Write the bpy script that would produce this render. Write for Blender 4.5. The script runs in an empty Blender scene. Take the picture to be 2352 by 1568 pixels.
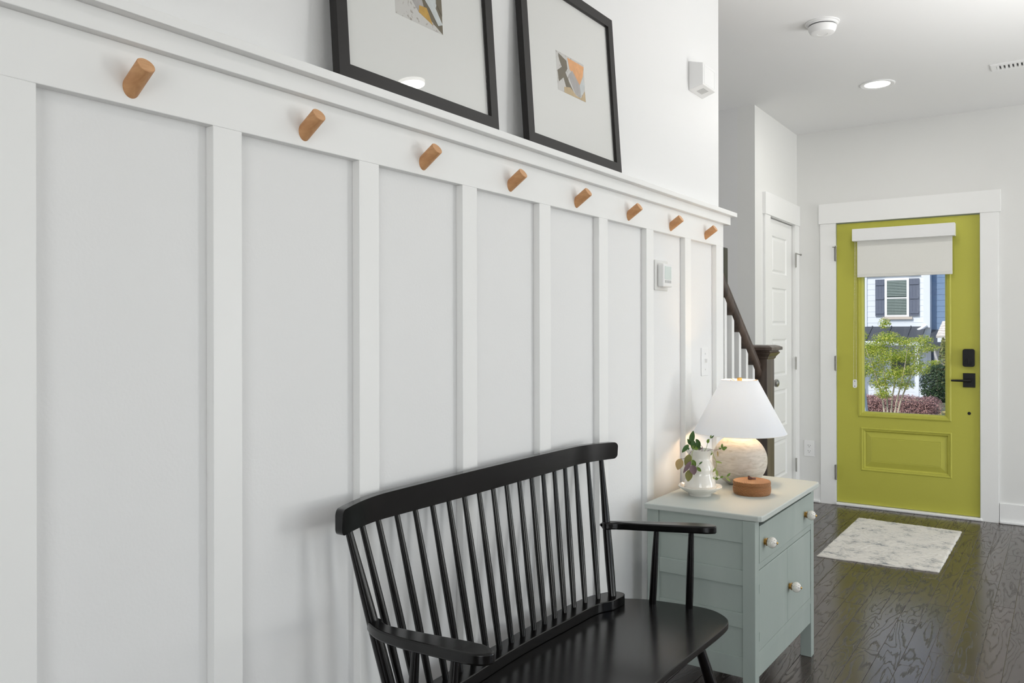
import bpy, bmesh, math, random
from mathutils import Vector, Matrix, noise
random.seed(7)
PI = math.pi
SC = bpy.context.scene
COL = SC.collection

# ------------------------------------------------------------------ camera
cd = bpy.data.cameras.new('camera')
cam = bpy.data.objects.new('camera', cd); COL.objects.link(cam)
cd.sensor_fit = 'HORIZONTAL'; cd.sensor_width = 36.0; cd.lens = 28.448
cd.shift_y = -0.01173; cd.clip_start = 0.02; cd.clip_end = 200
cam.matrix_world = (Matrix.Translation((0, 0, 1.2845)) @ Matrix.Rotation(math.radians(34.381), 4, 'Z')
                    @ Matrix.Rotation(math.radians(90), 4, 'X') @ Matrix.Rotation(math.radians(-0.1125), 4, 'Z'))
SC.camera = cam
SC.view_settings.view_transform = 'Standard'
try: SC.view_settings.look = 'None'
except Exception: pass
SC.view_settings.gamma = 1.0
SC.view_settings.use_curve_mapping = False
SC.view_settings.exposure = 0.0

# ------------------------------------------------------------------ world and daylight
w = bpy.data.worlds.new('sky'); SC.world = w; w.use_nodes = True
wn = w.node_tree; wn.nodes.clear()
sky = wn.nodes.new('ShaderNodeTexSky'); sky.sky_type = 'NISHITA'; sky.sun_disc = False
sky.sun_elevation = math.radians(52); sky.sun_rotation = math.radians(200); sky.air_density = 1.0; sky.dust_density = 1.0
bg = wn.nodes.new('ShaderNodeBackground'); bg.inputs['Strength'].default_value = 0.17
wo = wn.nodes.new('ShaderNodeOutputWorld')
wn.links.new(sky.outputs[0], bg.inputs['Color']); wn.links.new(bg.outputs[0], wo.inputs['Surface'])

def light(name, kind, loc, energy, color=(1, 1, 1), direction=(0, 0, -1), size=None, size_y=None, spread=None, radius=None):
    l = bpy.data.lights.new(name, kind); l.energy = energy; l.color = color
    if kind == 'AREA':
        l.shape = 'RECTANGLE' if size_y else 'DISK'
        l.size = size
        if size_y: l.size_y = size_y
        if spread: l.spread = spread
    elif kind == 'SUN': l.angle = math.radians(1.0)
    elif radius: l.shadow_soft_size = radius
    o = bpy.data.objects.new(name, l); COL.objects.link(o)
    o.location = loc
    o.rotation_euler = Vector(direction).to_track_quat('-Z', 'Y').to_euler()
    return o
light('sun', 'SUN', (0, -5, 10), 3.4, (1.0, 0.96, 0.9), (0.32, 0.75, -0.85))
# daylight through unseen windows of the living side; upward lamps added for the ceiling
DAY = (1.0, 0.995, 0.982)
light('window_daylight', 'AREA', (3.74, 2.0, 1.50), 9, DAY, (-1, 0, 0.0), 2.5, 2.2)
light('window_daylight', 'AREA', (3.74, 4.75, 1.50), 58, DAY, (-1, 0, 0.0), 1.3, 2.2)
light('window_daylight', 'AREA', (1.6, -3.24, 1.50), 38, DAY, (0, 1, 0.0), 2.2, 2.2)
light('ceiling_fill', 'AREA', (3.78, 2.0, 0.75), 22, DAY, (-1, 0, 0.75), 2.5, 0.9)
light('ceiling_fill', 'AREA', (3.72, 4.75, 0.55), 34, DAY, (-1, 0, 1.1), 1.3, 0.6, 2.2)
light('ceiling_fill', 'AREA', (1.6, -3.28, 0.75), 38, DAY, (0, 1, 0.75), 2.2, 0.9)
light('ceiling_fill_uplight', 'AREA', (0.5, 3.6, 1.35), 15, (1.0, 0.99, 0.97), (-.15, 0, 1), 1.0, None, 2.3)  # added fill aimed at the ceiling; no lamp stands here
CAN = [(-0.925, 5.215), (0.19, 3.09), (0.19, 0.75), (2.2, 3.09), (2.2, 0.75)]
for (lx, ly) in CAN:
    light('recessed_light_glow', 'AREA', (lx, ly, 2.725), 4.2 if ly > 5 else 2.4, (1.0, 0.97, 0.92), (0, 0, -1), 0.13)

# ------------------------------------------------------------------ helpers
def S(r, g, b):
    f = lambda c: (c / 255 / 12.92) if c / 255 <= 0.04045 else ((c / 255 + 0.055) / 1.055) ** 2.4
    return (f(r), f(g), f(b), 1.0)

def mat(name, color, rough=0.5, metal=0.0, bump=None, coat=0.0, spec=0.5, var=None, trans=None):
    m = bpy.data.materials.new(name); m.use_nodes = True
    nt = m.node_tree; p = nt.nodes['Principled BSDF']
    p.inputs['Base Color'].default_value = color
    p.inputs['Roughness'].default_value = rough
    p.inputs['Metallic'].default_value = metal
    p.inputs['Specular IOR Level'].default_value = spec
    p.inputs['Coat Weight'].default_value = coat
    p.inputs['Coat Roughness'].default_value = 0.08
    if bump or var:
        tc = nt.nodes.new('ShaderNodeTexCoord')
    if bump:
        sc, st = bump[0], bump[1]; stretch = bump[2] if len(bump) > 2 else (1, 1, 1)
        mp = nt.nodes.new('ShaderNodeMapping'); mp.inputs['Scale'].default_value = stretch
        n = nt.nodes.new('ShaderNodeTexNoise'); n.inputs['Scale'].default_value = sc; n.inputs['Detail'].default_value = 6
        b = nt.nodes.new('ShaderNodeBump'); b.inputs['Strength'].default_value = st; b.inputs['Distance'].default_value = 0.002
        nt.links.new(tc.outputs['Object'], mp.inputs[0]); nt.links.new(mp.outputs[0], n.inputs['Vector'])
        nt.links.new(n.outputs['Fac'], b.inputs['Height']); nt.links.new(b.outputs[0], p.inputs['Normal'])
    if var:   # (second colour, scale, stretch, lo, hi)
        c2, sc, stretch, lo, hi = var
        mp = nt.nodes.new('ShaderNodeMapping'); mp.inputs['Scale'].default_value = stretch
        n = nt.nodes.new('ShaderNodeTexNoise'); n.inputs['Scale'].default_value = sc; n.inputs['Detail'].default_value = 8
        n.inputs['Distortion'].default_value = 0.6
        r = nt.nodes.new('ShaderNodeValToRGB')
        r.color_ramp.elements[0].position = lo; r.color_ramp.elements[0].color = color
        r.color_ramp.elements[1].position = hi; r.color_ramp.elements[1].color = c2
        nt.links.new(tc.outputs['Object'], mp.inputs[0]); nt.links.new(mp.outputs[0], n.inputs['Vector'])
        nt.links.new(n.outputs['Fac'], r.inputs[0]); nt.links.new(r.outputs[0], p.inputs['Base Color'])
    if trans:
        pass
    return m

def leafmat(name, c1, c2, trans=0.35, rough=0.6):
    m = bpy.data.materials.new(name); m.use_nodes = True
    nt = m.node_tree; p = nt.nodes['Principled BSDF']; out = nt.nodes['Material Output']
    g = nt.nodes.new('ShaderNodeNewGeometry'); r = nt.nodes.new('ShaderNodeValToRGB')
    r.color_ramp.elements[0].color = c1; r.color_ramp.elements[1].color = c2
    nt.links.new(g.outputs['Random Per Island'], r.inputs[0]); nt.links.new(r.outputs[0], p.inputs['Base Color'])
    p.inputs['Roughness'].default_value = rough
    t = nt.nodes.new('ShaderNodeBsdfTranslucent'); nt.links.new(r.outputs[0], t.inputs[0])
    mx = nt.nodes.new('ShaderNodeMixShader'); mx.inputs[0].default_value = trans
    nt.links.new(p.outputs[0], mx.inputs[1]); nt.links.new(t.outputs[0], mx.inputs[2]); nt.links.new(mx.outputs[0], out.inputs[0])
    return m

def glassmat(name, tint=(1, 1, 1, 1), gloss=0.0, ior=1.45):
    m = bpy.data.materials.new(name); m.use_nodes = True
    nt = m.node_tree; nt.nodes.clear(); out = nt.nodes.new('ShaderNodeOutputMaterial')
    t = nt.nodes.new('ShaderNodeBsdfTransparent'); t.inputs[0].default_value = tint
    g = nt.nodes.new('ShaderNodeBsdfGlossy'); g.inputs['Roughness'].default_value = gloss
    f = nt.nodes.new('ShaderNodeFresnel'); f.inputs[0].default_value = ior
    mx = nt.nodes.new('ShaderNodeMixShader')
    ge = nt.nodes.new('ShaderNodeNewGeometry'); sb_ = nt.nodes.new('ShaderNodeMath'); sb_.operation = 'SUBTRACT'; sb_.inputs[0].default_value = 1
    mu = nt.nodes.new('ShaderNodeMath'); mu.operation = 'MULTIPLY'
    nt.links.new(ge.outputs['Backfacing'], sb_.inputs[1]); nt.links.new(f.outputs[0], mu.inputs[0]); nt.links.new(sb_.outputs[0], mu.inputs[1])
    nt.links.new(mu.outputs[0], mx.inputs[0]); nt.links.new(t.outputs[0], mx.inputs[1]); nt.links.new(g.outputs[0], mx.inputs[2])
    nt.links.new(mx.outputs[0], out.inputs[0])
    return m

def emis(name, color, strength):
    m = bpy.data.materials.new(name); m.use_nodes = True
    nt = m.node_tree; p = nt.nodes['Principled BSDF']
    p.inputs['Emission Color'].default_value = color; p.inputs['Emission Strength'].default_value = strength
    p.inputs['Base Color'].default_value = color
    return m

def B(): return bmesh.new()

def obj(name, bm, m, parent=None, smooth=False, loc=None, bevel=0, seg=2, angle=30):
    me = bpy.data.meshes.new(name)
    bmesh.ops.recalc_face_normals(bm, faces=bm.faces)
    bm.to_mesh(me); bm.free()
    o = bpy.data.objects.new(name, me); COL.objects.link(o)
    ms = m if isinstance(m, (list, tuple)) else [m]
    for x in ms: me.materials.append(x)
    if smooth:
        for p in me.polygons: p.use_smooth = True
        try: me.set_sharp_from_angle(angle=math.radians(angle))
        except Exception: pass
    if bevel:
        b = o.modifiers.new('bevel', 'BEVEL'); b.width = bevel; b.segments = seg; b.limit_method = 'ANGLE'; b.angle_limit = math.radians(40)
    if loc: o.location = loc
    if parent is not None:
        o.parent = parent
        o.matrix_parent_inverse = Matrix.Translation(-Vector(parent.location)) if parent.parent is None else parent_inv(parent)
    return o

def parent_inv(p):
    # world matrix of p from its own data (rotation-free chain used everywhere here)
    mw = Matrix.Identity(4); q = p; chain = []
    while q is not None: chain.append(q); q = q.parent
    for q in reversed(chain): mw = mw @ q.matrix_parent_inverse @ Matrix.LocRotScale(q.location, q.rotation_euler, q.scale)
    return mw.inverted()

def tag(o, label=None, cat=None, group=None, kind=None):
    if label: o['label'] = label
    if cat: o['category'] = cat
    if group: o['group'] = group
    if kind: o['kind'] = kind
    return o

def thing(name, label, cat, loc, group=None):
    o = bpy.data.objects.new(name, None); COL.objects.link(o); o.location = loc; o.empty_display_size = 0.05
    return tag(o, label, cat, group)

def struct(name, bm, m, **k):
    return tag(obj(name, bm, m, **k), kind='structure')

def box(bm, x0, x1, y0, y1, z0, z1, mi=0):
    v = [bm.verts.new((x, y, z)) for x in (x0, x1) for y in (y0, y1) for z in (z0, z1)]
    for f in ((0, 1, 3, 2), (4, 6, 7, 5), (0, 4, 5, 1), (2, 3, 7, 6), (0, 2, 6, 4), (1, 5, 7, 3)):
        fc = bm.faces.new([v[i] for i in f]); fc.material_index = mi
    return v

def boxb(*a):
    bm = B(); box(bm, *a); return bm

def ring(bm, c, u, v, r, n, ru=1.0):
    return [bm.verts.new(c + u * (r * ru * math.cos(2 * PI * i / n)) + v * (r * math.sin(2 * PI * i / n))) for i in range(n)]

def skin(bm, rings, cap0=True, cap1=True, closed=True, mi=0):
    for a, b in zip(rings[:-1], rings[1:]):
        n = len(a)
        for i in range(n if closed else n - 1):
            j = (i + 1) % n
            f = bm.faces.new((a[i], a[j], b[j], b[i])); f.material_index = mi
    if cap0: bm.faces.new(list(reversed(rings[0]))).material_index = mi
    if cap1: bm.faces.new(rings[-1]).material_index = mi

def tube(bm, pts, radii, n=12, cap=True, mi=0):
    pts = [Vector(p) for p in pts]
    if not isinstance(radii, (list, tuple)): radii = [radii] * len(pts)
    rs = []; prev = None
    for i, p in enumerate(pts):
        d = (pts[min(i + 1, len(pts) - 1)] - pts[max(i - 1, 0)]).normalized()
        if prev is None:
            u = d.orthogonal().normalized()
        else:
            u = (prev - d * prev.dot(d)).normalized()
        prev = u; v = d.cross(u)
        rs.append(ring(bm, p, u, v, radii[i], n))
    skin(bm, rs, cap, cap, mi=mi)

def lathe(bm, prof, c=(0, 0, 0), n=48, ru=1.0, rv=1.0, wob=None, mi=0, cap0=True, cap1=True):
    c = Vector(c); rs = []
    for k, (r, z) in enumerate(prof):
        row = []
        for i in range(n):
            a = 2 * PI * i / n; rr = r * (wob(a, k) if wob else 1)
            row.append(bm.verts.new(c + Vector((rr * ru * math.cos(a), rr * rv * math.sin(a), z))))
        rs.append(row)
    skin(bm, rs, cap0, cap1, mi=mi)

def prism(bm, pts, z0, z1, mi=0):
    """pts: (x,y) or (x,y,dz) outline extruded between z0 and z1"""
    P = [(p[0], p[1], p[2] if len(p) > 2 else 0) for p in pts]
    a = [bm.verts.new((x, y, z0 + d)) for x, y, d in P]; b = [bm.verts.new((x, y, z1 + d)) for x, y, d in P]
    n = len(a)
    for i in range(n):
        j = (i + 1) % n; bm.faces.new((a[i], a[j], b[j], b[i])).material_index = mi
    bm.faces.new(list(reversed(a))).material_index = mi; bm.faces.new(b).material_index = mi

def smooth_curve(pts, k=6, closed=False):
    """Catmull-Rom through points"""
    P = [Vector(p) for p in pts]; n = len(P); out = []
    rng = range(n) if closed else range(n - 1)
    for i in rng:
        p0 = P[(i - 1) % n] if closed or i > 0 else P[0]
        p1 = P[i]; p2 = P[(i + 1) % n]
        p3 = P[(i + 2) % n] if closed or i + 2 < n else P[-1]
        for j in range(k):
            t = j / k
            out.append(0.5 * ((2 * p1) + (-p0 + p2) * t + (2 * p0 - 5 * p1 + 4 * p2 - p3) * t * t + (-p0 + 3 * p1 - 3 * p2 + p3) * t ** 3))
    if not closed: out.append(P[-1])
    return out

def rloops(bm, plane, a0, a1, z0, z1, prof, fill=True, mi=0):
    """concentric mitred rectangles; plane 'y' (facing -y) or 'x' (facing +x); prof: (inset, coordinate of the plane)"""
    rs = []
    for ins, d in prof:
        q = [(a0 + ins, z0 + ins), (a1 - ins, z0 + ins), (a1 - ins, z1 - ins), (a0 + ins, z1 - ins)]
        rs.append([bm.verts.new((a, d, z) if plane == 'y' else (d, a, z)) for a, z in q])
    skin(bm, rs, False, fill, mi=mi)

# ------------------------------------------------------------------ materials
M = {}
M['paint'] = mat('wall paint', S(232, 232, 230), 0.55, bump=(180, 0.12))
M['trimpaint'] = mat('trim paint', S(244, 244, 243), 0.38, bump=(60, 0.08))
M['panel'] = mat('panel paint', S(236, 236, 236), 0.5, bump=(160, 0.14))
M['ceil'] = mat('ceiling paint', S(238, 238, 238), 0.7, bump=(140, 0.1))
M['grey'] = mat('stairwell paint', S(232, 232, 232), 0.6, bump=(180, 0.12))
M['white'] = mat('white plastic', S(240, 240, 240), 0.35)
M['whitegrey'] = mat('grey plastic', S(200, 200, 200), 0.45)
M['dark'] = mat('dark slot', S(60, 60, 60), 0.6)
M['black'] = mat('black lacquer', S(9, 8, 8), 0.2, bump=(60, 0.05, (1, 0.12, 1)), spec=0.42)
M['blackmetal'] = mat('black metal', S(24, 24, 26), 0.38, 0.3)
M['chrome'] = mat('satin nickel', S(168, 166, 162), 0.28, 1.0)
M['brass'] = mat('brass', S(205, 165, 95), 0.28, 1.0)
M['green'] = mat('chartreuse door paint', S(188, 186, 78), 0.42, bump=(220, 0.18), spec=0.4)
M['sage'] = mat('sage paint', S(160, 171, 165), 0.45, bump=(26, 0.4, (1, 1, 0.25)), var=(S(168, 178, 172), 8, (1, 1, 0.3), 0.4, 0.7))
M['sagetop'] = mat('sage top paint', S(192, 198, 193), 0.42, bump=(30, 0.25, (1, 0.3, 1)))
M['frame'] = mat('frame wood', S(28, 25, 24), 0.45, spec=.4)
M['mat'] = mat('mat board', S(236, 236, 233), 0.85)
M['glass'] = glassmat('window glass', (0.97, 0.98, 0.98, 1))
M['pglass'] = glassmat('picture glass', (0.98, 0.98, 0.98, 1), 0.0, 1.42)
M['ceramic'] = mat('white ceramic', S(236, 232, 224), 0.12, coat=0.5)
M['darkwood'] = mat('stained oak', S(98, 84, 74), 0.36, bump=(40, 0.4, (1, 1, 0.08)), var=(S(62, 52, 46), 22, (1, 1, 0.07), 0.35, 0.65), coat=0.15)
M['asphalt'] = mat('roof', S(64, 68, 76), 0.6)
M['siding'] = mat('white siding', S(226, 230, 236), 0.6)
M['bluesiding'] = mat('blue siding', S(118, 142, 172), 0.6)
M['shutter'] = mat('slate shutter', S(102, 108, 124), 0.6)
M['beige'] = mat('beige trim', S(205, 192, 178), 0.6)

def woodmat(name, c1, c2, scale=60, stretch=(1, 1, 0.1), rough=0.5):
    return mat(name, c1, rough, bump=(scale, 0.25, stretch), var=(c2, scale, stretch, 0.35, 0.7))
M['beech'] = woodmat('beech', S(214, 162, 114), S(192, 138, 92), 90, (0.25, 1, 1))
M['beechend'] = mat('beech end grain', S(230, 182, 138), 0.55, var=(S(206, 154, 108), 90, (1, 0.15, 1), 0.35, 0.65))

# floor: dark glossy embossed planks along y
def floormat():
    m = bpy.data.materials.new('dark oak planks'); m.use_nodes = True
    nt = m.node_tree; p = nt.nodes['Principled BSDF']; N = nt.nodes.new; L = nt.links.new
    def math_(op, a, b=None, c=None):
        n = N('ShaderNodeMath'); n.operation = op
        for k, v in enumerate((a, b, c)):
            if v is None: continue
            if isinstance(v, (int, float)): n.inputs[k].default_value = v
            else: L(v, n.inputs[k])
        return n.outputs[0]
    tc = N('ShaderNodeTexCoord'); ge = N('ShaderNodeNewGeometry'); rnd = ge.outputs['Random Per Island']
    comb = N('ShaderNodeCombineXYZ'); L(math_('MULTIPLY', rnd, 9.7), comb.inputs[0]); L(math_('MULTIPLY', rnd, 31.0), comb.inputs[1]); L(math_('MULTIPLY', rnd, 57.0), comb.inputs[2])
    add = N('ShaderNodeVectorMath'); add.operation = 'ADD'; L(tc.outputs['Object'], add.inputs[0]); L(comb.outputs[0], add.inputs[1])
    def noise_(scale, detail, dist=0.0):
        mp = N('ShaderNodeMapping'); mp.inputs['Scale'].default_value = scale; L(add.outputs[0], mp.inputs[0])
        n = N('ShaderNodeTexNoise'); n.inputs['Scale'].default_value = 1; n.inputs['Detail'].default_value = detail; n.inputs['Distortion'].default_value = dist
        L(mp.outputs[0], n.inputs['Vector']); return n.outputs['Fac']
    big = noise_((9.5, 1.5, 1.0), 2.5, 0.5); fine = noise_((190.0, 14.0, 1.0), 4.0)
    ph = math_('MULTIPLY_ADD', fine, 2.2, math_('MULTIPLY', big, 40.0))
    ab = math_('ABSOLUTE', math_('SINE', ph))
    ln = N('ShaderNodeMapRange'); ln.inputs[1].default_value = 0.06; ln.inputs[2].default_value = 0.42; L(ab, ln.inputs[0])   # 0 in the pores, 1 on the smooth wood
    msk = N('ShaderNodeMapRange'); msk.inputs[1].default_value = 0.40; msk.inputs[2].default_value = 0.60; L(fine, msk.inputs[0])
    fac = math_('MAXIMUM', ln.outputs[0], math_('MULTIPLY', msk.outputs[0], 0.55))
    r = N('ShaderNodeValToRGB'); e = r.color_ramp.elements; e[0].color = S(44, 36, 33); e[1].color = S(68, 58, 54); L(fac, r.inputs[0])
    cr = N('ShaderNodeValToRGB'); cr.color_ramp.elements[0].color = (0.72, 0.70, 0.68, 1); cr.color_ramp.elements[1].color = (1.08, 1.04, 1.02, 1); L(rnd, cr.inputs[0])
    pv = N('ShaderNodeMix'); pv.data_type = 'RGBA'; pv.blend_type = 'MULTIPLY'; pv.inputs[0].default_value = 1.0
    L(r.outputs[0], pv.inputs[6]); L(cr.outputs[0], pv.inputs[7]); L(pv.outputs[2], p.inputs['Base Color'])
    b1 = N('ShaderNodeBump'); b1.inputs['Strength'].default_value = 0.16; b1.inputs['Distance'].default_value = 0.0010; L(fac, b1.inputs['Height']); L(b1.outputs[0], p.inputs['Normal'])
    rr = N('ShaderNodeMapRange'); rr.inputs[3].default_value = 0.42; rr.inputs[4].default_value = 0.20; L(fac, rr.inputs[0]); L(rr.outputs[0], p.inputs['Roughness'])
    p.inputs['Specular IOR Level'].default_value = 0.75
    return m
M['floor'] = floormat()

# ------------------------------------------------------------------ room shell
XW = -1.261      # coat wall drywall face
XB = -1.240      # batten face
YE = 3.457       # end of the coat wall
YD = 6.2387      # front door wall
XC = -1.6683     # closet wall
YG = 5.2415      # stairwell end wall
ZC = 2.743
XR, YB = 3.60, -3.10
bm = B(); box(bm, -2.45, XR + .15, YB - .15, YD + .12, -0.12, -.004)
rf = random.Random(3); PW = .0838; kx = int((-2.36 + .363) / PW) - 1
while -.363 + PW * kx < XR:
    x0 = max(-2.35, -.363 + PW * kx); x1 = min(XR, -.363 + PW * (kx + 1)); kx += 1
    if x1 - x0 < .01: continue
    y = YB - rf.random() * .8
    while y < YD:
        y2 = y + rf.uniform(.45, 1.45); a0, a1 = max(y, YB), min(y2, YD + .0)
        if a1 - a0 > .02:
            g_ = .0004; c_ = .0016
            lo = [bm.verts.new(q) for q in ((x0 + g_, a0 + g_, -.0035), (x1 - g_, a0 + g_, -.0035), (x1 - g_, a1 - g_, -.0035), (x0 + g_, a1 - g_, -.0035))]
            md = [bm.verts.new((v.co.x, v.co.y, -.0008)) for v in lo]
            up = [bm.verts.new(q) for q in ((x0 + c_, a0 + c_, 0), (x1 - c_, a0 + c_, 0), (x1 - c_, a1 - c_, 0), (x0 + c_, a1 - c_, 0))]
            skin(bm, [lo, md, up])
        y = y2
struct('floor', bm, M['floor'])
struct('ceiling', boxb(-2.60, XR + .3, YB - .3, YD + .2, ZC, ZC + .2), M['ceil'])
struct('wall_left', boxb(-1.40, XW, YB, YE, 0, ZC), M['panel'])
# door wall with the opening
bm = B()
DX0, DX1, DZ1 = -1.3866, -0.4716, 2.0515
box(bm, XC - .12, DX0 - .012, YD, YD + .15, 0, ZC); box(bm, DX1 + .012, XR + .15, YD, YD + .15, 0, ZC)
box(bm, DX0 - .012, DX1 + .012, YD, YD + .15, DZ1 + .012, ZC)
struct('wall_front', bm, M['paint'])
# closet walls: closet face with a door opening, and the grey face towards the stairs
bm = B()
CY0, CY1, CZ1 = 5.523, 6.134, 2.053
box(bm, XC - .115, XC, YG, CY0, 0, ZC); box(bm, XC - .115, XC, CY1, YD, 0, ZC); box(bm, XC - .115, XC, CY0, CY1, CZ1, ZC)
struct('wall_closet', bm, M['paint'])
struct('wall_stairwell_end', boxb(-2.45, XC - .115, YG, YG + .12, 0, ZC), M['grey'])
struct('wall_closet_back', boxb(-2.45, -2.35, YG + .12, YD + .15, 0, ZC), M['paint'])
struct('wall_stairwell_side', boxb(-2.45, -2.35, YB, YG, 0, ZC), M['grey'])
# right wall with two windows, back wall with one window
def window_wall(name, axis, base, thick, a0, a1, holes):
    bm = B(); cur = a0
    def bb(p0, p1, z0, z1):
        if axis == 'x': box(bm, base, base + thick, p0, p1, z0, z1)
        else: box(bm, p0, p1, base - thick, base, z0, z1)
    for h0, h1 in holes:
        bb(cur, h0, 0, ZC); bb(h0, h1, 0, .30); bb(h0, h1, 2.6, ZC); cur = h1
    bb(cur, a1, 0, ZC)
    return struct(name, bm, M['paint'])
window_wall('wall_right', 'x', XR, .12, YB, YD, [(.75, 3.25), (4.1, 5.4)])
window_wall('wall_back', 'y', YB, .12, -2.45, XR + .12, [(.5, 2.7)])
nwin = 0
for axis, base, h0, h1 in (('x', XR, .75, 3.25), ('x', XR, 4.1, 5.4), ('y', YB - .12, .5, 2.7)):
    nwin += 1
    bm = B()
    def bb(p0, p1, z0, z1, d0=.02, d1=.09):
        if axis == 'x': box(bm, base + d0, base + d1, p0, p1, z0, z1)
        else: box(bm, p0, p1, base + d0, base + d1, z0, z1)
    bb(h0, h0 + .05, .30, 2.6); bb(h1 - .05, h1, .30, 2.6); bb(h0, h1, .30, .35); bb(h0, h1, 2.55, 2.6)
    mid = (h0 + h1) / 2; bb(mid - .03, mid + .03, .35, 2.55)
    wf = struct('window_%d' % nwin, bm, M['trimpaint'])
    bm = B(); bb(h0 + .04, h1 - .04, .34, 2.56, .05, .056)
    obj('glass_pane', bm, M['glass'], wf)

# trim on the coat wall: ledge, moulding below it, peg rail and battens
nt_ = [0]
def trim(bm, m=None, bevel=0.0012, **k):
    nt_[0] += 1
    return struct('trim_%d' % nt_[0], bm, m or M['trimpaint'], bevel=bevel, **k)
trim(boxb(XW, -1.1988, YB, 3.457 + .0622, 1.7784, 1.7968))
bm = B(); box(bm, -1.40, XW, 3.457, 3.457 + .0622, 1.7784, 1.7968); trim(bm)
trim(boxb(XW, -1.2210, YB, 3.457 + .040, 1.7424, 1.7784))
trim(boxb(-1.40, XW, 3.457, 3.457 + .040, 1.7424, 1.7784))
trim(boxb(XW, XB, YB, YE, 1.6454, 1.7424))
k = -9
while True:
    y1 = 0.5834 + 0.3575 * k
    if y1 > 3.3: break
    y0 = y1 - 0.0605
    if y0 > YB: trim(boxb(XW, XB, y0, y1, 0.12, 1.6454))
    k += 1
trim(boxb(XW, XB, 3.372, YE, 0.12, 1.6454))
struct('baseboard_left', boxb(XW, XB, YB, YE, 0, .12), M['trimpaint'], bevel=.0015)
struct('baseboard_front', boxb(-.362, XR, YD - .014, YD, 0, .132), M['trimpaint'], bevel=.0015)
bm = B(); box(bm, -.362, XR, YD - .030, YD - .014, 0, .019); trim(bm, bevel=.006)
struct('baseboard_closet', boxb(XC, XC + .014, YG, 5.405, 0, .132), M['trimpaint'], bevel=.0015)
struct('baseboard_corner', boxb(XC + .014, -1.4965, YD - .014, YD, 0, .132), M['trimpaint'], bevel=.0015)
trim(boxb(XC + .014, -1.4965, YD - .030, YD - .014, 0, .019), bevel=.006)
struct('baseboard_right', boxb(XR - .014, XR, YB, YD - .014, 0, .132), M['trimpaint'], bevel=.0015)
# front door casing
YF = YD - .019
trim(boxb(-1.4955, -1.3866, YF, YD, 0, 2.0565)); trim(boxb(-.4716, -.3655, YF, YD, 0, 2.0565))
trim(boxb(-1.506, -.352, YF - .006, YD, 2.0565, 2.203))
# closet door casing
XF = XC + .018
trim(boxb(XC, XF, 5.407, 5.523, 0, 2.0535)); trim(boxb(XC, XF, 6.134, 6.237, 0, 2.0535))
trim(boxb(XC, XF + .006, 5.397, 6.2375, 2.0535, 2.201))
# threshold
trim(boxb(-1.3870, -.4600, YD - .034, YD + .12, 0.0, 0.019), bevel=.006)

# ------------------------------------------------------------------ front door (structure, hinged leaf)
YS = YD + .001; YS2 = YS + .044
bm = B()
GX0, GX1, GZ0, GZ1 = -1.2345, -.6475, .655, 1.93
PX0, PX1, PZ0, PZ1 = -1.221, -.640, .2630, .5750
for a in ((DX0 + .002, GX0, .022, DZ1 - .002), (GX1, DX1 - .003, .022, DZ1 - .002), (GX0, GX1, GZ1, DZ1 - .002), (GX0, GX1, PZ1, GZ0),
          (GX0, GX1, .022, PZ0), (GX0, PX0, PZ0, PZ1), (PX1, GX1, PZ0, PZ1)):
    box(bm, a[0], a[1], YS, YS2, a[2], a[3])
door1 = struct('door_1', bm, M['green'])
bm = B()
rloops(bm, 'y', GX0, GX1, GZ0, GZ1, [(-.004, YS), (-.004, YS - .004), (.002, YS - .008), (.010, YS - .008), (.013, YS - .004), (.020, YS - .004), (.027, YS + .004), (.034, YS + .012), (.034, YS2)], fill=False)
obj('glazing_bead', bm, M['green'], door1)
bm = B()
rloops(bm, 'y', PX0, PX1, PZ0, PZ1, [(0, YS), (.004, YS - .004), (.010, YS - .004), (.014, YS + .001), (.022, YS + .001), (.030, YS + .011), (.037, YS + .011), (.037, YS + .0095), (.070, YS + .002), (.0715, YS + .0035), (.0735, YS + .0035), (.075, YS + .002)])
obj('raised_panel', bm, M['green'], door1)
obj('glass_pane', boxb(GX0 + .025, GX1 - .025, YS + .018, YS + .024, GZ0 + .025, GZ1 - .025), M['glass'], door1)
# deadbolt
bm = B()
def rrect(x0, x1, z0, z1, r, n=6):
    out = []
    for cx, cz, a0 in ((x1 - r, z1 - r, 0), (x0 + r, z1 - r, 90), (x0 + r, z0 + r, 180), (x1 - r, z0 + r, 270)):
        for i in range(n + 1):
            a = math.radians(a0 + 90 * i / n); out.append((cx + r * math.cos(a), cz + r * math.sin(a)))
    return out
def yplate(bm, pts, y0, y1, mi=0):
    a = [bm.verts.new((x, y0, z)) for x, z in pts]; b = [bm.verts.new((x, y1, z)) for x, z in pts]
    skin(bm, [a, b], mi=mi)
yplate(bm, rrect(-.5735, -.503, 1.028, 1.1475, .014), YS - .030, YS + .001)
db = obj('deadbolt', bm, M['blackmetal'], door1, bevel=.002)
bm = B(); yplate(bm, [( -.538 + .022 * math.cos(2 * PI * i / 24), 1.064 + .022 * math.sin(2 * PI * i / 24)) for i in range(24)], YS - .034, YS - .028)
box(bm, -.5425, -.5335, YS - .050, YS - .032, 1.043, 1.082)
obj('thumb_turn', bm, M['blackmetal'], db, bevel=.0015)
bm = B(); box(bm, -.573, -.5005, YS - .009, YS + .001, .889, .984)
hd = obj('door_handle', bm, M['blackmetal'], door1, bevel=.0015)
bm = B(); tube(bm, [(-.536, YS - .005, .9345), (-.536, YS - .048, .9345)], [.0145, .0125], 20)
tube(bm, [(-.525, YS - .045, .9345), (-.60, YS - .046, .9345), (-.640, YS - .044, .934)], [.010, .0075, .0065], 14)
obj('lever', bm, M['blackmetal'], hd, smooth=True)
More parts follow.
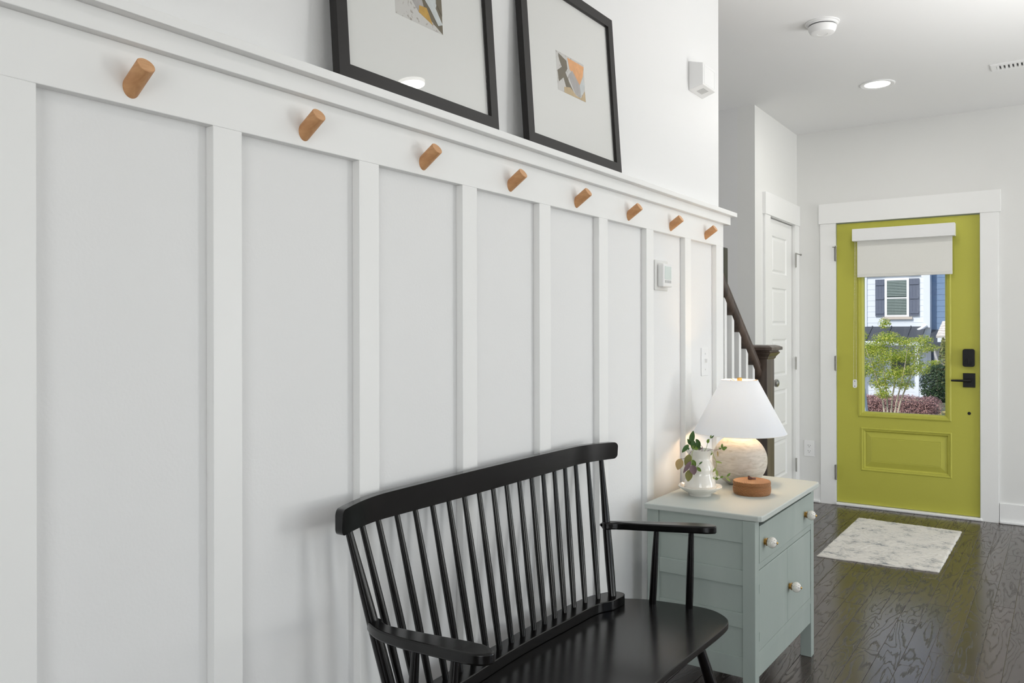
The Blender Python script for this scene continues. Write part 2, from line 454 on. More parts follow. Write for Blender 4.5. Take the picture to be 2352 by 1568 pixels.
bm = B(); yplate(bm, [(-.5371 + .0105 * math.cos(2 * PI * i / 20), .7131 + .0105 * math.sin(2 * PI * i / 20)) for i in range(20)], YS - .0015, YS + .001)
obj('viewer_hole', bm, M['blackmetal'], door1)
obj('latch_strike', boxb(DX1 - .001, DX1 + .003, YS - .012, YS + .012, .900, .957), M['blackmetal'], door1)
for (z0, z1) in ((1.781, 1.882), (.981, 1.086), (.184, .291)):
    bm = B(); box(bm, DX0 - .010, DX0 + .001, YF - .003, YF + .001, z0, z1)
    tube(bm, [(DX0 + .003, YF - .006, z0 - .003), (DX0 + .003, YF - .006, z1 + .003)], .0055, 12)
    if z0 > 1.5:
        tube(bm, [(DX0 + .003, YF - .006, z1 + .003), (DX0 + .003, YF - .006, z1 + .008)], .008, 12)
        tube(bm, [(DX0 + .003, YF - .006, z1 - .002), (DX0 - .016, YF - .030, z1 - .002)], .003, 8)
    obj('hinge', bm, M['chrome'], door1, smooth=True)
# roller shade hung on the door
rs = thing('roller_shade', 'white roller shade with box valance, pulled partly down over the glass of the green door', 'window shade', (-.94, YS, 1.95))
obj('valance', boxb(-1.264, -.614, 6.166, 6.2380, 1.912, 1.9985), M['white'], rs, bevel=.002)
bm = B(); box(bm, -1.237, -.632, 6.2085, 6.2100, 1.665, 1.93)
obj('shade_fabric', bm, mat('shade fabric', S(232, 231, 226), 0.9, bump=(400, .3)), rs)
obj('hem_bar', boxb(-1.237, -.632, 6.205, 6.2135, 1.654, 1.678), mat('hem', S(226, 225, 220), 0.8), rs, bevel=.002)
bm = B()
for xa, xb in ((-1.2490, -1.2590), (-1.2430, -1.2400)):
    for i in range(98):
        t = i / 97; z = 1.912 - t * (1.912 - .912); x = xa + (xb - xa) * t
        bmesh.ops.create_icosphere(bm, subdivisions=1, radius=.0026, matrix=Matrix.Translation((x, 6.186, z)))
obj('bead_chain', bm, mat('chain', S(225, 222, 205), 0.4), rs, smooth=True)
bm = B(); yplate(bm, rrect(-1.263, -1.236, .861, .921, .011), 6.180, 6.192)
hold = obj('chain_holder', bm, M['white'], rs, bevel=.001)
for z in (.873, .909):
    bm = B(); yplate(bm, [(-1.2495 + .003 * math.cos(2 * PI * i / 10), z + .003 * math.sin(2 * PI * i / 10)) for i in range(10)], 6.1785, 6.181)
    obj('screw', bm, M['dark'], hold)
# ------------------------------------------------------------------ closet door
XD = XC - .0117
bm = B()
py0, py1 = 5.655, 6.006
box(bm, XD - .035, XD, CY0 + .003, py0, .012, CZ1 - .006); box(bm, XD - .035, XD, py1, CY1 - .003, .012, CZ1 - .006)
tops = [1.933, 1.573, 1.213, .853, .493]; zc = CZ1 - .006
for t in tops:
    box(bm, XD - .035, XD, py0, py1, t, zc); zc = t - .262
box(bm, XD - .035, XD, py0, py1, .012, zc)
door2 = struct('door_2', bm, M['trimpaint'])
for t in tops:
    bm = B(); rloops(bm, 'x', py0, py1, t - .262, t, [(0, XD), (.008, XD - .009), (.016, XD - .009), (.030, XD - .002)])
    obj('door_panel', bm, M['trimpaint'], door2)
bm = B(); kc = Vector((XD, 5.588, .914))
rs_ = [ring(bm, kc + Vector((d, 0, 0)), Vector((0, 1, 0)), Vector((0, 0, 1)), r, 24) for d, r in ((0, .030), (.006, .030), (.010, .012), (.030, .012), (.034, .022), (.044, .028), (.056, .026), (.064, .014), (.066, .002))]
skin(bm, rs_); obj('door_knob', bm, M['chrome'], door2, smooth=True)
for (z0, z1) in ((1.739, 1.846), (.984, 1.079), (.230, .330)):
    bm = B(); box(bm, XF - .001, XF + .002, CY1 + .001, CY1 + .006, z0, z1)
    tube(bm, [(XF + .004, CY1 - .006, z0), (XF + .004, CY1 - .006, z1)], .0055, 12)
    if z0 > 1.5:
        tube(bm, [(XF + .004, CY1 - .006, z1 - .004), (XF + .030, CY1 + .030, z1 - .012)], .003, 8)
        bmesh.ops.create_icosphere(bm, subdivisions=2, radius=.008, matrix=Matrix.Translation((XF + .030, CY1 + .030, z1 - .012)))
    obj('hinge', bm, M['chrome'], door2, smooth=True)

# ------------------------------------------------------------------ staircase behind the coat wall
RUN, RISE, Y0S = .24, .192, 4.165
st = thing('staircase', 'dark wood stair treads rising behind the white paneled wall', 'staircase', (-1.85, 4.0, 0))
for i in range(9):
    yf = Y0S - RUN * i; z = RISE * (i + 1)
    xr = -1.403
    obj('tread', boxb(-2.349, xr, yf - RUN, yf + .025, z - .028, z), M['darkwood'], st, bevel=.008)
    obj('riser', boxb(-2.349, xr, yf - .018, yf, z - RISE, z - .028), M['trimpaint'], st)
# sloped white curb under the railing, in line with the coat wall
bm = B()
def curbz(y): return .235 + (4.166 - y) * .80
prof = [(YE + .042, 0), (4.166, 0), (4.166, curbz(4.166)), (YE + .042, curbz(YE + .042))]
a = [bm.verts.new((-1.400, y, z)) for y, z in prof]; b = [bm.verts.new((-1.285, y, z)) for y, z in prof]
skin(bm, [a, b]); trim(bm)
rl = thing('stair_railing', 'dark stained stair railing with white balusters and a square newel post', 'railing', (-1.325, 4.0, 0))
XRL = -1.325
SL = -.80
def railz(y): return 1.503 + (y - 3.67) * SL   # top line
bm = B()
prof = [(-.030, -.050), (-.034, -.030), (-.026, -.016), (-.030, -.006), (-.018, .004), (0, .007), (.018, .004), (.030, -.006), (.026, -.016), (.034, -.030), (.030, -.050), (.018, -.060), (-.018, -.060)]
rings = []
for y in (YE + .001, 4.175):
    rings.append([bm.verts.new((XRL + x, y, railz(y) + z * 1.28)) for x, z in prof])
skin(bm, rings); obj('handrail', bm, M['darkwood'], rl, smooth=True, angle=40)
yb = [3.560, 3.664, 3.765, 3.866, 3.970, 4.075]
for y in yb:
    k = int((Y0S - y) / RUN); zb = curbz(y + .032) - .004
    bm = B(); v = box(bm, XRL - .016, XRL + .016, y, y + .032, zb, 1)
    for q in v:
        if q.co.z > .9: q.co.z = railz(q.co.y) - .072
    obj('baluster', bm, M['trimpaint'], rl, bevel=.001)
nx0, nx1, ny0, ny1 = -1.385, -1.265, 4.167, 4.290
npst = obj('newel_post', boxb(nx0, nx1, ny0, ny1, 0, 1.150), M['darkwood'], rl, bevel=.002)
bm = B()
def sq(g, z): return [bm.verts.new((x, y, z)) for x, y in ((nx0 - g, ny0 - g), (nx1 + g, ny0 - g), (nx1 + g, ny1 + g), (nx0 - g, ny1 + g))]
skin(bm, [sq(.001, 1.128), sq(.006, 1.134), (sq(.008, 1.142)), sq(.020, 1.156), sq(.024, 1.162), sq(.018, 1.168), sq(.018, 1.172), sq(.034, 1.176), sq(.034, 1.190), sq(.020, 1.197), sq(.004, 1.201)])
obj('newel_cap', bm, M['darkwood'], npst)
t = thing('stair_post', 'short black upper post of the stairs beside the end of the white paneled wall', 'post', (-1.42, 3.95, .384))
obj('post', boxb(-1.458, -1.380, 3.850, 3.9126, .3841, 1.686), M['black'], t, bevel=.004)

# ------------------------------------------------------------------ coat pegs
ordn = ['nearest', 'second', 'third', 'fourth', 'fifth', 'sixth', 'seventh', 'farthest']
peg_y = [.729, 1.088, 1.446, 1.806, 2.165, 2.524, 2.884, 3.245]
peg_label = ['slanted wooden coat peg on the white rail, first from the left and nearest of eight',
             'slanted wooden coat peg, second from the left in the row of eight',
             'slanted wooden coat peg under the large picture, third from the left of eight',
             'slanted wooden coat peg below the gap between the two pictures, fourth from the left',
             'slanted wooden coat peg below the farther picture, fifth from the left',
             'slanted wooden coat peg, sixth from the left, third from the far end',
             'slanted wooden coat peg above the thermostat, seventh from the left',
             'slanted wooden coat peg at the far end of the rail, above the light switch']
bm = B(); ax = Vector((.829, 0, .559)); u = Vector((0, 1, 0)); v = ax.cross(u)
r0 = []
for i in range(40):
    a = 2 * PI * i / 40; q = u * (.0148 * math.cos(a)) + v * (.0148 * math.sin(a))
    s = -q.x / ax.x; r0.append(bm.verts.new(q + ax * s))     # base cut flush with the rail
r1 = ring(bm, ax * .050, u, v, .0148, 40); r2 = ring(bm, ax * .051, u, v, .0140, 40)
skin(bm, [r0, r1, r2], True, False); f = bm.faces.new(r2); f.material_index = 1
peg0 = obj('coat_peg', bm, [M['beech'], M['beechend']], smooth=True, angle=35)
for i, y in enumerate(peg_y):
    o = peg0 if i == 0 else peg0.copy()
    if i: COL.objects.link(o)
    o.location = (XB, y, 1.6750)
    tag(o, peg_label[i], 'coat peg', 'wooden coat pegs on the white rail')

# ------------------------------------------------------------------ framed pictures
c_art = {'terr': S(214, 212, 208), 'olive': S(110, 101, 82), 'orange': S(236, 172, 112), 'lilac': S(176, 172, 170), 'tan': S(196, 172, 132), 'pale': S(205, 210, 210), 'ochre': S(200, 158, 72)}
for k_, v_ in c_art.items():
    if k_ == 'terr': M['a_' + k_] = mat('paper terrazzo', v_, .85, var=(S(168, 160, 152), 90, (1, 1, 1), .58, .66))
    else: M['a_' + k_] = mat('paper ' + k_, v_, .85, var=(tuple(min(1, c * 1.15) for c in v_[:3]) + (1,), 60, (1, 1, 1), .4, .7))
ART1 = [('olive', [(.55, 0), (1, 0), (1, 1), (.80, .86), (.62, .72), (.50, .55), (.60, .35)]),
        ('orange', [(.10, .10), (.30, .02), (.42, .22), (.22, .46)]), ('lilac', [(.30, .10), (.52, .30), (.60, .62), (.50, .78), (.34, .56)]),
        ('ochre', [(.50, .62), (.66, .60), (.78, .90), (.48, .76)]), ('tan', [(.42, 0), (.60, 0), (.58, .40), (.46, .28)]),
        ('pale', [(.56, .02), (.88, .0), (.92, .30), (.86, .52), (1.0, .80), (.90, .86), (.74, .60), (.60, .42)]),
        ('olive', [(.88, .12), (1, .05), (1, .62), (.87, .42)])]
ART2 = [('olive', [(.08, .04), (.36, .14), (.38, .34), (.30, .46), (.42, .68), (.62, .96), (.50, .92), (.30, .86), (.22, .62), (.05, .78), (.02, .50), (.18, .36), (.10, .20)]),
        ('orange', [(.40, .04), (1, .06), (.94, .34), (.80, .62), (.60, .42), (.46, .32)]), ('lilac', [(.40, .50), (.55, .32), (.84, .66), (.80, .96), (.62, .92)]),
        ('tan', [(.22, .86), (.44, .80), (.64, .94), (.82, .96), (.98, .72), (1, 1), (.22, 1)]), ('pale', [(.80, .62), (.95, .35), (1, .60), (.90, .80), (.82, .92)])]
def picture(y0, y1, label, art, aw, az0, az1):
    t = thing('framed_picture', label, 'picture', (-1.215, (y0 + y1) / 2, 1.7975), 'framed pictures leaning on the ledge')
    H = .513; th = math.atan2(.036, H); fw = .031
    Rm = Matrix.Translation((-1.205, 0, 1.7972)) @ Matrix.Rotation(-th, 4, 'Y')
    def place(bm): bmesh.ops.transform(bm, matrix=Rm, verts=bm.verts)
    bm = B(); rloops(bm, 'x', y0, y1, 0, H, [(0, -.019), (0, 0), (fw, 0), (fw, -.012), (fw, -.019), (0, -.019)], fill=False); place(bm)
    obj('frame', bm, M['frame'], t, bevel=.0006)
    bm = B(); box(bm, -.016, -.012, y0 + fw - .002, y1 - fw + .002, fw - .002, H - fw + .002); place(bm); obj('mat_board', bm, M['mat'], t)
    bm = B(); box(bm, -.0068, -.0048, y0 + fw, y1 - fw, fw, H - fw); place(bm); obj('picture_glass', bm, M['pglass'], t)
    yc = (y0 + y1) / 2 - .003; a0, a1 = yc - aw / 2, yc + aw / 2
    bm = B(); box(bm, -.0122, -.0116, a0, a1, az0, az1)
    names = ['terr', 'olive', 'orange', 'lilac', 'tan', 'pale', 'ochre']
    for j, (cn, pl) in enumerate(art):
        x = -.0114 + .00012 * j
        vs = [bm.verts.new((x, a0 + s * aw, az1 - q * (az1 - az0))) for s, q in pl]
        vb = [bm.verts.new((x - .0003, a0 + s * aw, az1 - q * (az1 - az0))) for s, q in pl]
        skin(bm, [vb, vs], mi=names.index(cn))
    place(bm); obj('collage_print', bm, [M['a_' + n] for n in names], t)
    return t
picture(1.1495, 1.7055, 'black framed abstract collage print with wide white mat, the nearer one on the ledge', ART1, .166, .194, .312)
picture(1.8482, 2.4046, 'black framed abstract collage print with wide white mat, the farther one, right of the other', ART2, .166, .194, .312)

# ------------------------------------------------------------------ wall and ceiling fittings
t = thing('alarm_siren', 'white plastic box mounted high near the far end of the wall above the ledge', 'wall alarm', (XW, 3.19, 2.31))
bm = B()
a = [bm.verts.new(p) for p in ((XW, 3.115, 2.2527), (XW, 3.27, 2.2527), (XW, 3.27, 2.372), (XW, 3.115, 2.372))]
b = [bm.verts.new(p) for p in ((-1.200, 3.115, 2.268), (-1.200, 3.255, 2.268), (-1.200, 3.255, 2.356), (-1.200, 3.115, 2.356))]
skin(bm, [a, b]); sb = obj('housing', bm, M['white'], t, bevel=.003)
bm = B(); rloops(bm, 'x', 3.127, 3.246, 2.274, 2.350, [(0, -1.2002), (0, -1.1992), (.004, -1.1992), (.004, -1.2002)], fill=False); obj('front_cover', bm, M['white'], t)
bm = B()
fz = lambda x: 2.2527 + (x - XW) / .061 * .0153
for i in range(6):
    ya = 3.158 + i * .010
    a = [bm.verts.new((x, y, fz(x) - .0008)) for x, y in ((-1.244, ya), (-1.214, ya), (-1.214, ya + .005), (-1.244, ya + .005))]
    b = [bm.verts.new((v.co.x, v.co.y, v.co.z + .002)) for v in a]; skin(bm, [a, b])
obj('grille', bm, M['whitegrey'], t)
t = thing('thermostat', 'white wall thermostat with a small screen, in the panel below the seventh peg', 'thermostat', (XW, 2.83, 1.49))
obj('backplate', boxb(XW, -1.256, 2.777, 2.893, 1.430, 1.543), mat('plate', S(222, 222, 220), .5), t, bevel=.002)
obj('housing', boxb(-1.256, -1.232, 2.797, 2.880, 1.443, 1.529), M['white'], t, bevel=.005, seg=3)
obj('screen', boxb(-1.2325, -1.2312, 2.808, 2.868, 1.4705, 1.5195), mat('lcd', S(214, 224, 221), .2), t)
bm = B()
for i in range(4): box(bm, -1.2325, -1.2308, 2.810 + i * .0152, 2.8215 + i * .0152, 1.4575, 1.4675)
obj('buttons', bm, M['whitegrey'], t)
def plate(x, y0, y1, z0, z1, nm, label, axis, cat):
    cy, cz = (y0 + y1) / 2, (z0 + z1) / 2
    if axis == 'x':
        t = thing(nm, label, cat, (x, cy, cz)); obj('cover_plate', boxb(x, x + .005, y0, y1, z0, z1), M['white'], t, bevel=.002)
    else:
        t = thing(nm, label, cat, (cy, x, cz)); obj('cover_plate', boxb(y0, y1, x - .005, x, z0, z1), M['white'], t, bevel=.002)
    return t, cy, cz
t, cy, cz = plate(XW, 3.243, 3.318, 1.088, 1.206, 'light_switch', 'white toggle light switch on the last panel above the table lamp', 'x', 'light switch')
bm = B(); v = box(bm, XW + .004, XW + .016, cy - .005, cy + .005, cz - .004, cz + .012); obj('toggle', bm, M['white'], t, bevel=.001)
for dz in (-.033, .033):
    bm = B(); box(bm, XW + .0045, XW + .0058, cy - .003, cy + .003, cz + dz - .003, cz + dz + .003)
    obj('screw', bm, M['whitegrey'], t, bevel=.0008)
t, cy, cz = plate(YD, -1.6185, -1.5425, .334, .4515, 'power_outlet', 'white double power outlet low on the wall left of the green door', 'y', 'outlet')
for dz in (-.020, .020):
    bm = B(); yplate(bm, rrect(cy - .0165, cy + .0165, cz + dz - .014, cz + dz + .014, .010), YD - .0068, YD - .004); s_ = obj('socket', bm, M['white'], t, bevel=.0006)
    bm = B(); box(bm, cy - .0085, cy - .0062, YD - .0074, YD - .006, cz + dz, cz + dz + .008); box(bm, cy + .0062, cy + .0085, YD - .0074, YD - .006, cz + dz, cz + dz + .007)
    yplate(bm, [(cy + .0026 * math.cos(2 * PI * i / 10), cz + dz - .007 + .0026 * math.sin(2 * PI * i / 10)) for i in range(10)], YD - .0074, YD - .006)
    obj('slots', bm, M['dark'], s_)
t = thing('smoke_detector', 'round white smoke detector on the ceiling with a wider base plate', 'smoke detector', (-.955, 4.02, ZC))
bm = B(); lathe(bm, [(.078, ZC), (.078, ZC - .004), (.074, ZC - .006)], (-.955, 4.02, 0)); obj('cover_plate', bm, M['white'], t, smooth=True)
bm = B(); lathe(bm, [(.071, ZC - .006), (.071, ZC - .011), (.066, ZC - .014)], (-.955, 4.02, 0)); obj('mounting_ring', bm, M['white'], t, smooth=True)
bm = B(); lathe(bm, [(.060, ZC - .014), (.060, ZC - .018)], (-.955, 4.02, 0)); obj('vent_gap', bm, M['dark'], t, smooth=True)
bm = B(); lathe(bm, [(.062, ZC - .018), (.065, ZC - .022), (.062, ZC - .036), (.054, ZC - .050), (.046, ZC - .0535), (.024, ZC - .0545), (.022, ZC - .053), (.004, ZC - .053)], (-.955, 4.02, 0)); obj('detector_body', bm, M['white'], t, smooth=True)
can_lab = ['lit round recessed ceiling light above the green front door', 'lit round recessed ceiling light mirrored in the nearer picture', 'lit round recessed ceiling light near the camera', 'lit round recessed ceiling light on the far right side of the room', 'lit round recessed ceiling light at the right rear of the room']
M['lens'] = emis('lit lens', (1.0, .98, .92, 1), 6.0)
for i, (lx, ly) in enumerate(CAN):
    t = thing('recessed_light', can_lab[i], 'ceiling light', (lx, ly, ZC), 'recessed ceiling lights')
    bm = B()
    rr = [(.098, ZC), (.098, ZC - .004), (.092, ZC - .007), (.072, ZC - .004), (.068, ZC)]
    lathe(bm, rr, (lx, ly, 0), cap0=False, cap1=False); obj('trim_ring', bm, M['white'], t, smooth=True)
    bm = B(); lathe(bm, [(.069, ZC), (.069, ZC - .003)], (lx, ly, 0)); obj('lens', bm, M['lens'], t)
t = thing('ceiling_vent', 'white slotted ceiling air vent cut off by the right picture edge', 'air vent', (-.195, 5.25, ZC))
bm = B(); rr = []
for ins, z in ((0, ZC), (0, ZC - .004), (.006, ZC - .008), (.030, ZC - .008), (.030, ZC - .002)):
    rr.append([bm.verts.new(p) for p in ((-.346 + ins, 5.184 + ins, z), (-.346 + ins, 5.318 - ins, z), (.02 - ins, 5.318 - ins, z), (.02 - ins, 5.184 + ins, z))])
skin(bm, rr, False, False); obj('register_frame', bm, M['white'], t)
obj('duct_shadow', boxb(-.316, -.01, 5.214, 5.288, ZC - .0015, ZC - .0005), M['dark'], t)
for i in range(15):
    x = -.314 + i * .0205; bm = B(); box(bm, x, x + .0115, 5.214, 5.288, ZC - .0075, ZC - .0015); obj('louver', bm, M['white'], t)

# ------------------------------------------------------------------ black spindle bench
YC = 1.689
bench = thing('spindle_bench', 'black lacquered spindle-back bench with curved arms against the white paneled wall', 'bench', (-1.0, YC, 0))
# seat
half = [(-1.192, .40), (-1.186, .470), (-1.165, .510), (-1.140, .532), (-1.111, .542), (-1.074, .562), (-1.040, .574), (-.968, .588), (-.899, .597), (-.848, .591), (-.806, .563), (-.7815, .527), (-.7750, .476), (-.7765, .376), (-.781, .227), (-.784, .10)]
R_ = [Vector((x, y, 0)) for x, y in half]
Lh = [Vector((x, -y, 0)) for x, y in reversed(half)]
outl = smooth_curve(R_ + Lh, 4, closed=True)
bm = B()
def layer(sc, z): 
    c = Vector((-.985, 0, 0)); out = []
    for p in outl:
        d = p - c; L_ = d.length; q = c + d * ((L_ - sc) / L_); out.append(bm.verts.new((q.x, YC + q.y, z)))
    return out
skin(bm, [layer(.026, .4380), layer(.022, .4385), layer(.005, .4460), layer(.001, .4490), layer(0, .4600), layer(.0012, .4636), layer(.004, .4650)])
obj('seat', bm, M['black'], bench, smooth=True, angle=25)
# block that carries the spindles
hb = [(-1.183, 0), (-1.182, .20), (-1.179, .33), (-1.168, .42), (-1.145, .480), (-1.125, .505), (-1.102, .507), (-1.088, .495), (-1.086, .470), (-1.091, .424), (-1.109, .387), (-1.117, .333), (-1.121, .2175), (-1.127, .10), (-1.129, 0)]
P = [Vector((x, y, 0)) for x, y in hb] + [Vector((x, -y, 0)) for x, y in reversed(hb[1:-1])]
ol = smooth_curve(P, 4, closed=True)
bm = B(); prism(bm, [(p.x, YC + p.y) for p in ol], .4650, .4935)
obj('spindle_rail', bm, M['black'], bench, bevel=.002, smooth=True, angle=30)
# crest rail: curved in plan, taller in the middle
def cx(s):    # front-face x of the crest at signed offset s
    a = abs(s)
    return -1.207 + .0 * a if a < .40 else -1.207 + .050 * ((a - .40) / .185) ** 1.8
bm = B(); rings = []
NS = 72; HL = .587
for i in range(NS + 1):
    s = -HL * math.cos(PI * i / NS) if i in (0, NS) else (-HL + .014 * (i - 0) / 6 * (i / 6) if i <= 6 else (HL - .014 * (NS - i) / 6 * ((NS - i) / 6) if i >= NS - 6 else (-HL + .014) + (2 * HL - .028) * (i - 6) / (NS - 12)))
    if s < 0: s *= .982
    a = abs(s); hl = HL if s > 0 else HL * .982; e = max(0, (a - (hl - .014)) / .014); e = min(1, e)
    x = cx(s); zt = .936 - .004 * (a / HL) ** 2; zb = .877 + .004 * (a / HL) ** 2
    cut = .014 * (1 - math.sqrt(max(0, 1 - e * e)))
    th = .021
    rings.append([bm.verts.new(q) for q in ((x - .0015, YC + s, zb + cut), (x, YC + s, zt - cut), (x - th, YC + s, zt - cut), (x - th - .0, YC + s, zb + cut))])
skin(bm, rings); obj('crest_rail', bm, M['black'], bench, smooth=True, angle=32, bevel=.003, seg=3)
def ctr(s, zt=True):  return cx(s) - .0098
# spindles
def spin(s_top, s_bot, x_bot, radii, name):
    p1 = Vector((ctr(s_top), YC + s_top, .884)); p0 = Vector((x_bot, YC + s_bot, .486))
    n = len(radii); bm = B(); tube(bm, [p0.lerp(p1, i / (n - 1)) for i in range(n)], radii, 14)
    return obj(name, bm, M['black'], bench, smooth=True)
rad = [.0072, .0080, .0086, .0088, .0086, .0080, .0073, .0066, .0062]
for k in range(-8, 9):
    a = abs(k); xb = -1.158 + (.0 if a <= 6 else .007 if a == 7 else .022)
    sg = 1 if k >= 0 else -1
    st_ = .0605 * k if a <= 7 else sg * .481
    sb_ = .0524 * k if a <= 7 else sg * .4186
    spin(st_, sb_, xb, rad, 'back_spindle')
for sg in (-1, 1):
    spin(sg * .535, sg * .4666, -1.115, [.0120, .0130, .0132, .0130, .0124, .0114, .0100, .0086, .0074], 'back_post')
# arms
outer = [(-1.168, .503, 0), (-1.135, .527, .001), (-1.100, .541, .002), (-1.060, .551, .005), (-1.020, .558, .008), (-.960, .564, .013), (-.900, .569, .018), (-.862, .570, .021), (-.838, .564, .022), (-.824, .548, .022), (-.830, .534, .022), (-.866, .520, .021), (-.960, .515, .013), (-1.020, .5125, .008), (-1.100, .508, .002), (-1.128, .498, .001), (-1.150, .485, 0)]
for sg in (-1, 1):
    P = smooth_curve([Vector((x, y, d)) for x, y, d in outer], 3, closed=True)
    bm = B(); prism(bm, [(p.x, YC + sg * p.y, p.z) for p in P], .6785, .7000)
    arm = obj('armrest', bm, M['black'], bench, bevel=.004, seg=3, smooth=True, angle=30)
    bm = B(); tube(bm, [(-1.165, YC + sg * .497, .6895), (-1.171, YC + sg * .4985, .6895)], [.006, .004], 12); obj('bolt_cap', bm, M['black'], arm, smooth=True)
    for (xt, yt, zt, xb, yb_) in ((-1.006, .540, .688, -1.022, .5455), (-.902, .5525, .700, -.915, .567)):
        bm = B(); p0 = Vector((xb, YC + sg * yb_, .458)); p1 = Vector((xt, YC + sg * yt, zt))
        tube(bm, [p0.lerp(p1, i / 5) for i in range(6)], [.0105, .0112, .0110, .0102, .0090, .0078], 14); obj('arm_support', bm, M['black'], bench, smooth=True)
    for (xt, yt, xb, yb_) in ((-.835, .415, -.760, .575), (-1.130, .415, -1.185, .555)):
        bm = B(); p0 = Vector((xb, YC + sg * yb_, 0)); p1 = Vector((xt, YC + sg * yt, .450))
        tube(bm, [p0.lerp(p1, i / 6) for i in range(7)], [.0110, .0135, .0155, .0168, .0165, .0150, .0130], 16); obj('leg', bm, M['black'], bench, smooth=True)
bm = B()
for sg in (-1, 1):
    pass
tube(bm, [(-.9725 - .0, YC - .500, .20), (-.9725, YC, .20), (-.9725, YC + .500, .20)], [.008, .012, .008], 12); obj('stretcher', bm, M['black'], bench, smooth=True)
for sg in (-1, 1):
    bm = B(); tube(bm, [(-.793, YC + sg * .504, .20), (-.975, YC + sg * .500, .20), (-1.161, YC + sg * .493, .20)], [.008, .012, .008], 12); obj('stretcher', bm, M['black'], bench, smooth=True)

# ------------------------------------------------------------------ sage washstand
CX0, CX1, CYN, CYF, CZT = -1.200, -.823, 2.582, 3.312, .664
cab = thing('washstand', 'small sage green painted wooden washstand with one drawer and two doors', 'cabinet', (-1.01, 2.95, 0))
for (lx0, lx1) in ((CX0, CX0 + .042), (CX1 - .042, CX1)):
    for (ly0, ly1) in ((CYN, CYN + .040), (CYF - .040, CYF)):
        obj('corner_post', boxb(lx0, lx1, ly0, ly1, 0, CZT), M['sage'], cab, bevel=.002)
for (yy0, yy1, sgn) in ((CYN + .004, CYN + .016, -1), (CYF - .016, CYF - .004, 1)):
    o_ = yy0 if sgn < 0 else yy1
    for z0, z1 in ((.590, CZT), (.451, .502), (.3137, .3626), (.154, .2199)):
        obj('side_rail', boxb(CX0 + .042, CX1 - .042, yy0, yy1, z0, z1), M['sage'], cab, bevel=.0015)
    for z0, z1 in ((.502, .590), (.3626, .451), (.2199, .3137)):
        q0, q1 = (yy0 + .007, yy1 + .002) if sgn < 0 else (yy0 - .002, yy1 - .007)
        obj('side_panel', boxb(CX0 + .042, CX1 - .042, q0, q1, z0, z1), M['sage'], cab)
obj('back_panel', boxb(CX0 + .004, CX0 + .012, CYN + .04, CYF - .04, .14, CZT), M['sage'], cab)
obj('bottom_board', boxb(CX0 + .012, CX1 - .02, CYN + .016, CYF - .016, .200, .212), M['sage'], cab)
FY0, FY1 = CYN + .040, CYF - .040
obj('front_rail', boxb(CX1 - .022, CX1 - .002, FY0, FY1, .500, .5205), M['sage'], cab, bevel=.001)
obj('front_rail', boxb(CX1 - .022, CX1 - .002, FY0, FY1, .211, .2345), M['sage'], cab, bevel=.001)
bm = B(); pts = []
n = 20
for i in range(n + 1):
    y = FY0 + (FY1 - FY0) * i / n; t_ = i / n
    pts.append((y, .150 - .018 * math.sin(PI * t_) * 0 - .016 * t_))
a = [bm.verts.new((CX1 - .020, y, z)) for y, z in pts] + [bm.verts.new((CX1 - .020, FY1, .211)), bm.verts.new((CX1 - .020, FY0, .211))]
b = [bm.verts.new((CX1 - .004, v.co.y, v.co.z)) for v in a]
skin(bm, [a, b]); obj('apron', bm, M['sage'], cab, bevel=.001)
obj('gap_shade_block', boxb(CX0 + .05, CX1 - .026, FY0, FY1, .213, .655), mat('gap shade', S(48, 50, 48), .8), cab)  # solid dark block, painted as the shade seen through the gaps
drw = obj('drawer', boxb(CX1 - .020, CX1 + .001, FY0 + .003, FY1 - .003, .5225, .6430), M['sage'], cab, bevel=.002)
d1 = obj('door', boxb(CX1 - .019, CX1 - .001, FY0 + .0025, 2.9488, .2365, .4980), M['sage'], cab, bevel=.0015)
d2 = obj('door', boxb(CX1 - .019, CX1 - .001, 2.9515, FY1 - .009, .2365, .4980), M['sage'], cab, bevel=.0015)
for dd, yh in ((d1, FY0 - .001), (d2, FY1 - .004)):
    for zc in (.285, .440):
        obj('hinge', boxb(CX1 - .004, CX1 + .0015, yh - .002, yh + .004, zc - .014, zc + .014), M['sage'], dd)
kb = mat('knob blue', S(40, 46, 78), .2)
